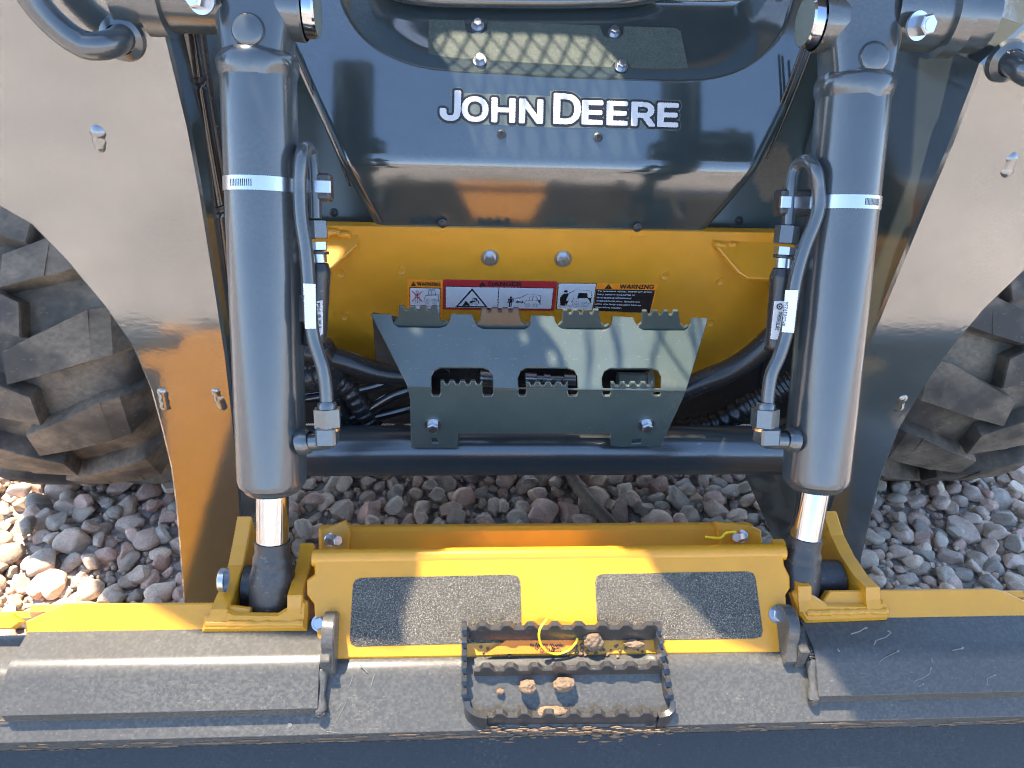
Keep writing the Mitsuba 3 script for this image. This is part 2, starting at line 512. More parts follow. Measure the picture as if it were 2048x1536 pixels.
put("drain_hose", tube(hp, 0.017), "tire_rubber", True)
labels["drain_hose"] = {"label": "brown dusty hose lying across the shaded stones under the loader", "category": "hose"}

# ------------------------------------------------------------------ loader: unseen overhead plate that shapes the sun patches, chassis, main frame plate
SHADE_Z = 2.0
shade_plate = Polygon([(-0.93, 0.944), (-0.858, 0.917), (-0.586, 0.893), (-0.583, 0.92), (-0.576, 0.929), (-0.553, 0.952), (-0.549, 0.968), (-0.515, 0.972), (-0.485, 1.045), (-0.335, 1.050), (-0.285, 1.0), (-0.262, 0.970), (-0.233, 0.968), (-0.223, 0.949), (-0.156, 0.896), (-0.10, 0.882), (-0.022, 0.860), (0.003, 0.826), (0.02, 0.79), (1.22, 0.79), (1.22, 2.35), (-1.80, 2.35), (-1.847, 1.982), (-1.633, 1.80), (-1.50, 1.56)])  # out of view; outline follows the shadow edges wanted on coupler, bucket and gravel
hood_sun_gap = unary_union([Polygon([(-0.408, 1.60), (-0.393, 1.612), (-0.366, 1.617), (-0.182, 1.618), (-0.112, 1.615), (-0.078, 1.583), (-0.078, 1.502), (-0.37, 1.500), (-0.39, 1.57)])])  # opening shaped to drop a sun patch on the hood
hood_sun_gap2 = Polygon([(-0.329, 1.390), (-0.016, 1.388), (-0.064, 1.306), (-0.281, 1.303), (-0.293, 1.350), (-0.309, 1.371)]).buffer(0.003)  # opening shaped to drop a sun patch on the step plate
small = [Polygon([(-0.699, 1.509), (-0.658, 1.508), (-0.686, 1.474), (-0.705, 1.473)]), Polygon([(-0.562, 1.060), (-0.546, 1.060), (-0.560, 1.042), (-0.576, 1.042)]),  # small openings, each placed for one sun spot below
         Polygon([(-0.60, 1.102), (-0.575, 1.103), (-0.572, 1.095), (-0.583, 1.084), (-0.594, 1.084)]), Polygon([(-0.592, 1.083), (-0.581, 1.083), (-0.577, 1.076), (-0.586, 1.068)]),
         Point(-0.356, 1.363).buffer(0.008), Point(-0.313, 1.338).buffer(0.010), Polygon([(-0.558, 1.375), (-0.540, 1.375), (-0.531, 1.367), (-0.546, 1.367)]),
         Polygon([(0.345, 1.125), (0.309, 1.150), (0.285, 1.172), (0.259, 1.197), (0.200, 1.248), (0.20, 1.30), (0.25, 1.265), (0.29, 1.235), (0.33, 1.29), (0.43, 1.30), (0.43, 1.12)])]
holes = unary_union([hood_sun_gap, hood_sun_gap2, *small])
pl = Plane((0, 0, SHADE_Z + 0.02), (0, 0, 1))
put(L + "__unseen_shade_plate", slab(shade_plate.difference(holes), pl, 0.012), "grey_paint")  # unseen plate overhead, shades the loader front and the stones
bars = []
for i in range(-14, 15):
    for s, w in ((1, 0.0022), (-1, 0.0016)):
        x0 = -0.25 + i * 0.037
        bars.append(LineString([(x0 - s * 0.07, 1.48), (x0 + s * 0.07, 1.63)]).buffer(w))
lattice = unary_union(bars).intersection(hood_sun_gap.buffer(0.006))
put(L + "__unseen_shade_screen", slab(lattice, pl.off(0.006), 0.004, 0.0004), "black_plastic")  # unseen crossed bars, cast the diamond shadows on the hood
bars = []
rb = np.random.default_rng(3)
for i in range(13):
    x0, t = rb.uniform(-0.36, 0.0), rb.uniform(-0.9, 0.9)
    bars.append(LineString([(x0 - 0.05 * t, 1.29), (x0 + rb.uniform(-0.02, 0.02), 1.345), (x0 + 0.05 * t, 1.40)]).buffer(rb.uniform(0.0012, 0.0050)))
lattice = unary_union(bars).intersection(hood_sun_gap2.buffer(0.006))
put(L + "__unseen_shade_screen", slab(lattice, pl.off(0.006), 0.004, 0.0004), "black_plastic")  # unseen random bars, break up the sunlight on the step plate

put(L + "__chassis", block((0, 1.80, 0.52), (1.22, 0.72, 0.42), b=0.01), "dark_steel")
for s in (-1, 1):
    put(L + "__cab_post", block((s * 0.47, 1.50, 1.55), (0.07, 0.07, 0.95), b=0.008), "grey_paint")
FRAME = Plane((0, 1.30, 0.888), (0, -1, 0))
out = [(560, 450), (1590, 466), (1590, 560), (1575, 640), (1540, 690), (1490, 722), (1430, 745), (1380, 762), (1300, 790), (900, 790), (760, 732), (700, 722), (650, 690), (600, 640), (570, 570)]
put(L + "__frame_plate", slab(FRAME.poly(out).buffer(0.01).buffer(-0.01), FRAME, 0.02), "yellow_paint")
for a, b in (((860, 463), (892, 469)), ((1263, 472), (1294, 478))):
    q = FRAME.poly([(a[0], a[1]), (b[0], a[1]), (b[0], b[1]), (a[0], b[1])])
    put(L + "__frame_plate__alignment_tab", slab(q, FRAME, 0.004, 0.0005, d=0.0012), "yellow_paint")
for p in ((683, 547), (803, 540), (690, 632), (1330, 551), (1440, 562), (1420, 645)):
    c = FRAME.at(*p)
    put(L + "__frame_plate__plug_weld", revolve_ring(c, FRAME.n, [(0.0093, -0.001), (0.0093, 0.0012), (0.0082, 0.0022), (0.006, 0.0012), (0.0, 0.0010)], 24), "yellow_paint", 35)
for p in ((980, 515), (1126, 517)):
    put(L + "__frame_plate__bolt", bolt_mesh(FRAME.at(*p), FRAME.n, 0.0115, rot=0.1), "zinc", 30)
SH = Plane((0, 1.30, 0.875), (0, -0.62, 0.785))
for pts in ([(618, 462), (718, 463), (713, 490), (672, 528), (655, 542), (618, 545)], [(1420, 480), (1590, 484), (1590, 560), (1497, 556), (1478, 545), (1440, 500)]):
    gq = SH.poly(pts)
    put(L + "__frame_plate__gusset", slab(gq, SH, 0.010, 0.002), "yellow_paint")
for p, e in (((640, 462), (705, 468)), ((1425, 487), (1470, 488))):
    a, b = FRAME.at(*p), FRAME.at(*e)
    n = 9
    w = np.linspace(0, 1, n)[:, None]
    path = a + (b - a) * w + np.array([0, -0.004, 0]) + 0.0012 * rng.normal(size=(n, 3))
    put(L + "__frame_plate__weld_bead", tube(path, list(0.006 + 0.0015 * rng.normal(size=n)), 10, 5), "yellow_paint", True)

# ------------------------------------------------------------------ hood
LEAN = Plane((0, 1.30, 1.025), (0, -0.866, 0.5))
arc_n = 8
prof = [(1.300 + 0.0080 * (1 - s / 0.118), 0.884 + s) for s in np.linspace(0, 0.118, 10)]
R0 = 0.05
c0 = np.array([1.300 + R0, prof[-1][1]])
for th in np.linspace(0, math.radians(30), arc_n + 1)[1:]:
    prof.append((c0[0] - R0 * math.cos(th), c0[1] + R0 * math.sin(th)))
p1 = np.array(prof[-1])
for t in np.linspace(0, 0.46, 150)[1:]:
    prof.append((p1[0] + 0.5 * t, p1[1] + 0.866 * t))
prof = np.array(prof)
LEAN = Plane((0, prof[-1][0], prof[-1][1]), (0, -0.866, 0.5))
xl_px = [(775, 465), (735, 390), (692, 305), (645, 200), (598, 95), (560, 10), (520, -80)]
xr_px = [(1390, 470), (1450, 400), (1508, 318), (1560, 215), (1608, 100), (1650, 10), (1690, -80)]
hz = lambda pts: np.array([(lambda q: (q[2], q[0]))((Plane((0, 1.30, 0.9), (0, -1, 0)) if p[1] > 320 else LEAN).at(*p)) for p in pts])  # noqa: E731
XL, XR = hz(xl_px), hz(xr_px)
scoop = Polygon([*spline(np.c_[LEAN.uv([(668, -120), (674, -40), (694, 28), (735, 82), (795, 118), (870, 138), (1000, 147), (1200, 157), (1360, 161), (1445, 152), (1510, 122), (1560, 70), (1592, -10), (1615, -120)]), np.zeros(14)], 12)[:, :2]])
EP = LEAN.at(1110, 152) - LEAN.n * 0.015
FLOOR = Plane(EP, (0, -0.643, 0.766))
rows, sk = [], 12
NX = 230
from shapely import points as spoints, distance as sdistance, contains_xy
edge = LineString(np.array(scoop.exterior.coords))
for (y, z) in prof:
    xl, xr = np.interp(z, XL[:, 0], XL[:, 1]), np.interp(z, XR[:, 0], XR[:, 1])
    x = np.linspace(xl, xr, NX)
    P = np.c_[x, np.full(NX, y), np.full(NX, z)]
    if z > p1[1]:
        q = P - LEAN.P
        uvq = np.c_[q @ LEAN.e1, q @ LEAN.e2]
        ins = contains_xy(scoop, uvq[:, 0], uvq[:, 1])
        d = sdistance(spoints(uvq), edge) * ins
        fl_ = ((P - EP) @ FLOOR.n) / (LEAN.n @ FLOOR.n)
        wl_ = 0.95 * d
        m_ = np.minimum(fl_, wl_)
        disp = np.clip(m_ - np.log(np.exp(-140 * (fl_ - m_)) + np.exp(-140 * (wl_ - m_))) / 140, 0, None) * ins
        P = P - np.outer(disp, LEAN.n)
    rc = 0.022
    th = np.linspace(0, np.pi / 2, sk)[1:]
    side = [(rc * math.sin(t), rc * (1 - math.cos(t))) for t in th] + [(rc + 0.004, rc + 0.03), (rc + 0.008, rc + 0.09)]
    lft = np.array([[xl - a, P[0, 1] + b * 0.95, P[0, 2] - 0.25 * b] for a, b in side[::-1]])
    rgt = np.array([[xr + a, P[-1, 1] + b * 0.95, P[-1, 2] - 0.25 * b] for a, b in side])
    rows.append(np.vstack([lft, P, rgt]))
G = np.array(rows)
nr, nc = G.shape[:2]
i, j = np.meshgrid(np.arange(nr - 1), np.arange(nc - 1), indexing="ij")
q = np.stack([i * nc + j, i * nc + j + 1, (i + 1) * nc + j + 1, (i + 1) * nc + j], -1).reshape(-1, 4)
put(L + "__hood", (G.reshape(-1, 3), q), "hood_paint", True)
SIDE = Plane((0, 1.385, 0.9), (0, -0.95, 0.31))
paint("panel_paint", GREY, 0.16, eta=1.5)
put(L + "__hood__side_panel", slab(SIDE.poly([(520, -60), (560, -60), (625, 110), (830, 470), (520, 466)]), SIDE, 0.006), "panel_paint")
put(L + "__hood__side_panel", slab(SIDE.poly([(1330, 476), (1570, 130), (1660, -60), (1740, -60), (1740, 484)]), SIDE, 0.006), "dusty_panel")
LOW = Plane((0, 1.300, 0.9), (0, -1, 0))
for p, pln in (((885, 447), LOW), ((1275, 455), LOW), ((668, 425), SIDE), ((1478, 441), SIDE), ((1003, 269), LEAN), ((1196, 275), LEAN)):
    c = pln.at(*p)
    put(L + "__hood__screw", revolve_ring(c, pln.n, [(0.0085, 0), (0.0085, 0.0012), (0.0060, 0.0025), (0.0052, 0.0042), (0.0036, 0.0046), (0.0030, 0.0015), (0, 0.0012)], 24), "dark_steel", 30)
PADP = FLOOR.off(0.004)
pad = PADP.poly([(857, 38), (928, 40), (934, 62), (944, 66), (964, 66), (973, 60), (976, 42), (1200, 50), (1207, 70), (1217, 76), (1238, 76), (1246, 68), (1248, 52), (1352, 55), (1362, 62), (1377, 138), (1264, 137), (1258, 128), (1246, 123), (1230, 126), (1220, 138), (984, 124), (974, 114), (958, 112), (944, 118), (934, 127), (866, 120), (856, 112)])
put(L + "__hood__insulation_pad", slab(pad.buffer(0.003).buffer(-0.003), PADP, 0.003, 0.0008), "felt_pad")
for p in ((955, 52), (1228, 66), (959, 122), (1242, 134)):
    put(L + "__hood__bolt", bolt_mesh(FLOOR.off(0.001 if p[1] < 100 else 0.009).at(*p), FLOOR.n, 0.0085, 0.011, 1.4, 0.5), "zinc", 30)
# windscreen foot above the scoop
WS = FLOOR.off(0.02)
put(L + "__windscreen_sill", tube([WS.at(700, -50), WS.at(820, -6), WS.at(1000, 2), WS.at(1180, 2), WS.at(1290, -6), WS.at(1420, -50)], 0.012, 16), "grey_paint", True)
# three thin rods on the right of the hood, one on the left
RD = Plane((0, 1.36, 0.9), (0, -1, 0))
for a, b in (((1616, 62), (1510, 330)), ((1622, 66), (1520, 322)), ((1630, 80), (1533, 318)), ((578, 76), (700, 372))):
    put(L + "__lamp_cable", tube([RD.at(*a), RD.at((a[0] + b[0]) / 2 + 3, (a[1] + b[1]) / 2), RD.at(*b)], 0.0022, 8), "gloss_hose", True)
# raised name
NAME = LEAN.off(0.0006)


def placed_text(txt, x0, y0, x1, y1):
    g = text_poly(txt, True)
    a, b = NAME.uv([(x0, y1)])[0], NAME.uv([(x1, y0)])[0]
    return a, b, g


def letters(txt, bl, br, tl):
    """text between baseline points bl and br, height up to tl (photo points)"""
    B0, B1, T0 = NAME.uv([bl])[0], NAME.uv([br])[0], NAME.uv([tl])[0]
    gg = fit(text_poly(txt, True), 0, 0, np.linalg.norm(B1 - B0), abs((T0 - B0)[1]))
    gg = affinity.rotate(gg, math.degrees(math.atan2(B1[1] - B0[1], B1[0] - B0[0])), origin=(0, 0))
    return affinity.translate(gg, *B0)


words = [letters("J", (880, 240), (920, 242), (880, 180)), letters("OHN", (924, 242), (1085, 248), (924, 193)), letters("D", (1107, 247), (1160, 249), (1107, 187)), letters("EERE", (1164, 248), (1355, 254), (1164, 201))]
words = [w.buffer(0.0009) for w in words]
white = unary_union(words)
dark = white.buffer(0.0042, join_style=2)
back = unary_union([NAME.poly([(875, 222), (903, 218), (899, 175), (926, 177), (926, 186), (1100, 192), (1100, 182), (1150, 186), (1166, 197), (1361, 201), (1358, 259), (1095, 255), (875, 245)]), dark.buffer(0.001)])
put(L + "__hood__name_plate", slab(back, NAME, 0.0006, 0.0002), "decal_grey")
put(L + "__hood__name_plate__letter_outline", slab(dark, NAME.off(0.0005), 0.0005, 0.0002), "print_black")
put(L + "__hood__name_plate__lettering", slab(white, NAME.off(0.0011), 0.0006, 0.0002), "letter_white")

# ------------------------------------------------------------------ decals on the frame plate
DEC = FRAME.off(0.0012)


def decal_rect(tl, tr, br, bl):
    return DEC.uv([tl, tr, br, bl])


def on_rect(R, g):
    """shapes drawn on a unit square, y up, mapped on to the four corners tl tr br bl"""
    tl, tr, br, bl = R

    def f(x, y, z=None):
        x, y = np.asarray(x), np.asarray(y)
        top = tl + np.outer(x, tr - tl)
        bot = bl + np.outer(x, br - bl)
        q = bot + (top - bot) * y[:, None]
        return q[:, 0], q[:, 1]
    from shapely.ops import transform
    return transform(lambda x, y: tuple(a for a in f(x, y)), g)


def ring(x, y, r, w, asp=1.0):
    return affinity.scale(Point(x, y).buffer(r).difference(Point(x, y).buffer(r - w)), 1, asp)


def machine_icon(x, y, s, w, asp, boom=True, flip=1):
    """a little loader drawn in lines: wheels, body, cab, lift arm"""
    def P(*pts):
        return stroke([(x + flip * a * s, y + b * s * asp) for a, b in pts], w)
    parts = [ring(x + flip * 0.22 * s, y + 0.17 * s * asp, 0.17 * s, w * 1.2, asp), ring(x + flip * 0.70 * s, y + 0.17 * s * asp, 0.17 * s, w * 1.2, asp),
             ring(x + flip * 0.22 * s, y + 0.17 * s * asp, 0.07 * s, w * 1.0, asp), ring(x + flip * 0.70 * s, y + 0.17 * s * asp, 0.07 * s, w * 1.0, asp),
             P((0.02, 0.28), (0.10, 0.55), (0.95, 0.62), (1.0, 0.25), (0.9, 0.2)), P((0.28, 0.57), (0.33, 0.92), (0.72, 0.92), (0.80, 0.6)), P((0.5, 0.6), (0.52, 0.9))]
    if boom:
        parts.append(P((1.0, 0.55), (0.95, 1.05), (0.15, 1.15), (-0.2, 0.8), (-0.55, 0.72), (-0.28, 0.85), (0.1, 1.05)))
    return unary_union(parts)


def warn_triangle(x, y, w, h):
    return Polygon([(x, y), (x + w, y), (x + w / 2, y + h)]).difference(unary_union([sbox(x + w * 0.46, y + h * 0.28, x + w * 0.54, y + h * 0.65), sbox(x + w * 0.46, y + h * 0.1, x + w * 0.54, y + h * 0.19)]))


def person_icon(x, y, w, h):
    return unary_union([affinity.scale(Point(x + w / 2, y + h * 0.9).buffer(w * 0.22), 1, 0.1 * h / (w * 0.22)), sbox(x + w * 0.25, y + h * 0.42, x + w * 0.75, y + h * 0.78), sbox(x, y + h * 0.4, x + w * 0.17, y + h * 0.77), sbox(x + w * 0.83, y + h * 0.4, x + w, y + h * 0.77),
                        sbox(x, y + h * 0.7, x + w, y + h * 0.78), sbox(x + w * 0.25, y, x + w * 0.45, y + h * 0.45), sbox(x + w * 0.55, y, x + w * 0.75, y + h * 0.45)])


def layer(key, R, g, d, mat):
    put(key, slab(on_rect(R, g), DEC.off(d), 0.0006, 0.0001), mat)


D = L + "__frame_plate__warning_decal"
# small orange decal, left
A = decal_rect((815, 559), (886, 561), (884, 634), (815, 631))
put(D, slab(on_rect(A, sbox(0, 0, 1, 1)), DEC, 0.0008, 0.0002), "decal_orange")
layer(D + "__print_panel", A, sbox(0.06, 0.04, 0.94, 0.80), 0.0005, "print_black")
layer(D + "__print_panel", A, sbox(0.08, 0.06, 0.92, 0.78), 0.0010, "label_white")
ink = unary_union([fit(text_poly("WARNING"), 0.27, 0.85, 0.93, 0.95), warn_triangle(0.10, 0.84, 0.13, 0.12), machine_icon(0.47, 0.36, 0.42, 0.008, 1.0, False), stroke([(0.14, 0.3), (0.9, 0.3)], 0.006), ring(0.28, 0.68, 0.04, 0.014), stroke([(0.28, 0.64), (0.28, 0.38)], 0.008),
                   stroke([(0.2, 0.62), (0.36, 0.62)], 0.008), stroke([(0.22, 0.36), (0.22, 0.62)], 0.005), stroke([(0.34, 0.36), (0.34, 0.62)], 0.005)])
layer(D + "__lettering", A, ink, 0.0015, "print_black")
layer(D + "__lettering", A, unary_union([stroke([(0.13, 0.42), (0.42, 0.70)], 0.012), stroke([(0.13, 0.70), (0.42, 0.42)], 0.012)]), 0.0019, "decal_red")
# red decal, middle
D1 = L + "__frame_plate__danger_decal"
B = decal_rect((886, 559), (1115, 563), (1108, 622), (886, 619))
put(D1, slab(on_rect(B, sbox(0, 0, 1, 1).buffer(-0.02).buffer(0.02)), DEC, 0.0008, 0.0002), "decal_red")
layer(D1 + "__print_panel", B, sbox(0.02, 0.06, 0.975, 0.79), 0.0005, "print_black")
layer(D1 + "__print_panel", B, sbox(0.025, 0.08, 0.485, 0.77), 0.0010, "label_white")
layer(D1 + "__print_panel", B, sbox(0.492, 0.08, 0.97, 0.77), 0.0010, "label_white")
tri = Polygon([(0.11, 0.10), (0.40, 0.10), (0.255, 0.74)])
ink = unary_union([fit(text_poly("DANGER"), 0.395, 0.83, 0.685, 0.97), warn_triangle(0.315, 0.82, 0.055, 0.14), tri.difference(Polygon([(0.135, 0.14), (0.375, 0.14), (0.255, 0.66)])),
                   machine_icon(0.235, 0.16, 0.085, 0.0018, 3.2, False), Polygon([(0.17, 0.15), (0.24, 0.15), (0.225, 0.24), (0.2, 0.32), (0.19, 0.25)]), machine_icon(0.72, 0.13, 0.15, 0.0022, 2.6, True), person_icon(0.575, 0.13, 0.05, 0.36),
                   Polygon([(0.645, 0.30), (0.665, 0.36), (0.665, 0.32), (0.70, 0.32), (0.70, 0.36), (0.72, 0.30), (0.70, 0.24), (0.70, 0.28), (0.665, 0.28), (0.665, 0.24)])])
layer(D1 + "__lettering", B, ink, 0.0015, "print_black")
# wide decal, right
D2 = D
C = decal_rect((1116, 566), (1316, 568), (1302, 626), (1112, 618))
put(D2, slab(on_rect(C, sbox(0, 0, 1, 1)), DEC, 0.0008, 0.0002), "decal_orange")
K = D2 + "_001"
layer(K + "__print_panel", C, sbox(0.0, 0.0, 0.385, 1.0), 0.0005, "print_black")
layer(K + "__print_panel", C, sbox(0.008, 0.012, 0.377, 0.985), 0.0010, "label_white")
layer(K + "__print_panel", C, sbox(0.39, 0.0, 0.985, 0.79), 0.0005, "print_black")
ink = unary_union([fit(text_poly("WARNING"), 0.62, 0.83, 0.965, 0.98), warn_triangle(0.47, 0.82, 0.075, 0.16), machine_icon(0.15, 0.14, 0.205, 0.0022, 2.7, True), Polygon([(0.04, 0.16), (0.09, 0.16), (0.10, 0.42), (0.12, 0.62), (0.07, 0.62), (0.03, 0.45)]), affinity.scale(Point(0.085, 0.70).buffer(0.02), 1, 2.4),
                   Polygon([(0.10, 0.16), (0.125, 0.36), (0.09, 0.32)]), stroke([(0.02, 0.15), (0.33, 0.15)], 0.002)])
layer(K + "__lettering", C, ink, 0.0015, "print_black")
lines = ["To prevent injury, lower lift arms", "fully before engaging or", "disengaging attachment", "engagement pins.  Ensure the", "pins are fully engaged before", "operating loader."]
tx = []
for i_, s_ in enumerate(lines):
    gl = text_poly(s_, True)
    h = 0.062
    w = 0.55 * len(s_) / len(lines[0])
    tx.append(fit(gl, 0.405, 0.695 - i_ * 0.118, 0.405 + w, 0.695 - i_ * 0.118 + h))
layer(K + "__lettering", C, unary_union(tx), 0.0012, "label_white")

# ------------------------------------------------------------------ lift arms
ARM = Plane((0, 1.0, 0.8), (0, -1, -0.023))
left_px = [(-260, -200), (230, -200), (285, -60), (325, 22), (334, 62), (355, 150), (380, 255), (405, 390), (430, 550), (455, 715), (470, 850), (482, 1000), (490, 1180), (487, 1235), (367, 1235), (366, 1205), (358, 1100), (350, 1010), (340, 935), (322, 860), (300, 780), (262, 692), (205, 612), (130, 522), (62, 452), (0, 416), (-80, 385), (-260, 350)]
right_px = [(2300, -260), (2300, 420), (2120, 480), (2048, 545), (1970, 620), (1905, 698), (1850, 775), (1800, 860), (1765, 950), (1740, 1050), (1724, 1120), (1716, 1200), (1600, 1200), (1630, 1120), (1668, 980), (1690, 860), (1712, 740), (1755, 640), (1800, 530), (1850, 408), (1900, 290), (1943, 180), (1962, 128), (2050, 50), (2150, -60)]
put(L + "__lift_arm", slab(ARM.poly(left_px), ARM, 0.30, 0.004), "arm_paint")
put(L + "__lift_arm", slab(ARM.poly(right_px), ARM, 0.42, 0.004), "arm_paint")
slots = [((195, 262), (200, 295), "__lift_arm"), ((325, 785), (330, 812), "__lift_arm"), ((432, 785), (444, 812), "__lift_arm"), ((2025, 315), (2014, 345), "__lift_arm_001"), ((1806, 798), (1798, 818), "__lift_arm_001")]
for a, b, k in slots:
    p0_, p1_ = ARM.uv([a])[0], ARM.uv([b])[0]
    dd_ = unit(p1_ - p0_)
    tt_ = np.r_[-1.0, -0.92, -0.72, -0.4, 0.0]
    ln = np.linalg.norm(p1_ - p0_)
    R_ = 0.0125
    along = np.r_[tt_ * R_, np.linspace(0, ln, 7)[1:-1], ln - tt_[::-1] * R_]
    rad = np.r_[np.sqrt(1 - tt_**2) * R_ + 1e-4, np.full(5, R_), (np.sqrt(1 - tt_**2) * R_ + 1e-4)[::-1]]
    rad = rad * (1 + 0.05 * rng.normal(size=len(rad)))
    put(L + k + "__slot_weld", tube(ARM.world(p0_ + np.outer(along, dd_), -0.0092), rad, 24, curve=False), "arm_paint", True)
# cross tube between the arms
TU = 0.049
yz = (1.115, 0.507)
put(L + "__cross_tube", lathe((-0.535, *yz), (0.535, *yz), [(0.0, 0), (TU, 0.0), (TU, 1.07), (0.0, 1.07)], 64), "grey_paint", 40)
for s in (-1, 1):
    pts = [(s * 0.530, yz[0] + (TU + 0.002) * math.cos(a), yz[1] + (TU + 0.002) * math.sin(a)) for a in np.linspace(0, 2 * np.pi, 29)]
    put(L + "__cross_tube__weld_bead", tube(pts, 0.0055, 8, 3), "grey_paint", True)

# ------------------------------------------------------------------ bent step plate on the cross tube
RISE = Plane((0, 1.045, 0.709), (0, -0.643, 0.766))
FACE = Plane((0, 1.045, 0.709), (0, -1, 0))
S = L + "__step_plate"
holes_px = [[(863, 790), (863, 752), (868, 742), (880, 735), (965, 735), (978, 740), (985, 750), (986, 790)], [(1037, 790), (1036, 756), (1041, 742), (1053, 735), (1135, 736), (1149, 741), (1155, 752), (1156, 792)], [(1205, 792), (1204, 756), (1209, 743), (1220, 737), (1303, 737), (1317, 742), (1323, 754), (1323, 792)]]
hinge_l, hinge_r = (815, 772), (1372, 783)
up_px = [(741, 627), (784, 628), (784, 636), (788, 647), (797, 654), (880, 655), (892, 651), (899, 641), (903, 627), (945, 628), (949, 641), (956, 652), (966, 657), (1048, 658), (1056, 654), (1061, 644), (1063, 630), (1108, 632), (1111, 643), (1117, 653), (1127, 658), (1211, 659), (1219, 654), (1224, 644), (1226, 632), (1267, 634), (1271, 645), (1277, 654), (1287, 660), (1368, 661), (1375, 657), (1380, 648), (1383, 634), (1417, 636), hinge_r, hinge_l]
up = RISE.poly(up_px)
up = unary_union([up]).difference(unary_union([RISE.poly([(a, min(b, 776)) for a, b in h]) for h in holes_px]))
put(S, slab(up, RISE, 0.006, 0.0012), "step_paint")
lo_px = [hinge_l, hinge_r, (1365, 800), (1322, 892), (1240, 895), (1222, 892), (1221, 868), (916, 868), (915, 897), (822, 896), (820, 800)]
lo = FACE.poly(lo_px)
tabs, cuts = [], []
for (x0, x1, yt, slot) in ((881, 965, 767, ((863, 881), (965, 986))), (1052, 1136, 769, ((1037, 1052), (1136, 1156))), (1222, 1306, 770, ((1205, 1222), (1306, 1323)))):
    top = []
    n = 4
    w = (x1 - x0) / n
    for k in range(n):
        top += [(x0 + k * w, yt - 4), (x0 + k * w + w * 0.30, yt - 4), (x0 + k * w + w * 0.50, yt + 3), (x0 + k * w + w * 0.72, yt + 3), (x0 + k * w + w * 0.9, yt - 4)]
    tabs.append(FACE.poly(top + [(x1, yt - 4), (x1, 810), (x0, 810)]))
    for a, b in slot:
        cuts.append(FACE.poly([(a, 760), (b, 760), (b, 788), (b - 3, 793), (a + 3, 793), (a, 788)]))
    cuts.append(FACE.poly([(slot[0][0], 740), (slot[1][1], 740), (slot[1][1], 782), (slot[0][0], 778)]))
lo = unary_union([lo.difference(unary_union(cuts[2::3] + cuts[0::3] + cuts[1::3])), *tabs]).difference(unary_union([c for i_, c in enumerate(cuts) if i_ % 3 != 2]))
lo = lo.difference(unary_union([FACE.poly([(863, 877), (875, 877), (876, 886), (864, 886)]), FACE.poly([(1264, 880), (1282, 878), (1282, 886), (1264, 888)])]))
put(S + "__front_face", slab(lo, FACE, 0.006, 0.0012, d=-0.0002), "step_paint")
# bend radius where the two faces meet
put(S + "__bend", tube([FACE.off(-0.0045).at(815, 773), FACE.off(-0.0045).at(863, 774)], 0.0045, 14, curve=False), "step_paint", True)
for a, b in ((986, 1037), (1156, 1205), (1323, 1371)):
    put(S + "__bend", tube([FACE.off(-0.0045).at(a, 776), FACE.off(-0.0045).at(b, 777)], 0.0045, 14, curve=False), "step_paint", True)
TAB = Plane(RISE.at(1080, 657) + np.array([0, 0.006, 0]), (0, -1, 0.04))
for x0, x1, y0, y1 in ((798, 879, 613, 664), (963, 1042, 617, 667), (1126, 1202, 620, 668), (1285, 1361, 622, 670)):
    top = []
    n = 4
    w = (x1 - x0) / (n - 0.35)
    dr_ = (y1 - y0)
    for k in range(n):
        top += [(x0 + k * w, y0), (x0 + k * w + w * 0.42, y0)]
        if k < n - 1:
            top += [(x0 + k * w + w * 0.58, y0 + 8), (x0 + k * w + w * 0.80, y0 + 8), (x0 + k * w + w * 0.97, y0)]
    top = [p for p in top if p[0] <= x1 + 2]
    top += [(x1, y0 + 26), (x1 + 8, y0 + 33), (x1 + 16, y0 + 29), (x1 + 20, y0 + 40), (x1 + 12, y1 + 4), (x0 - 8, y1 + 4), (x0 - 14, y0 + 38), (x0 - 9, y0 + 30), (x0 - 2, y0 + 24)]
    put(S + "__serrated_tab", slab(TAB.poly(top), TAB, 0.006, 0.0012), "panel_paint")
for p in ((866, 849), (1292, 849)):
    put(S + "__bolt", bolt_mesh(FACE.at(*p), FACE.n, 0.0105, 0.012, 1.4, 0.55), "zinc", 30)
SB = Plane((0, 1.145, 0.8), (0, -1, 0.0))
put(S + "__bracket", slab(SB.poly([(744, 630), (800, 640), (860, 760), (760, 722), (752, 722)]), SB, 0.01), "black_plastic")
for x in (890, 1260):
    c = FACE.at(x, 850)
    put(S + "__bracket", block((c[0], 1.077, c[2] - 0.015), (0.05, 0.05, 0.07)), "grey_paint")

# ------------------------------------------------------------------ hoses and fittings behind the step
HB = Plane((0, 1.20, 0.7), (0, -1, 0))


def hose(pts, r, mat="hose_rubber", name="__hydraulic_hose", plane=HB, **k):
    return put(L + name, tube([plane.at(*p) for p in pts], r, 16, **k), mat, True)


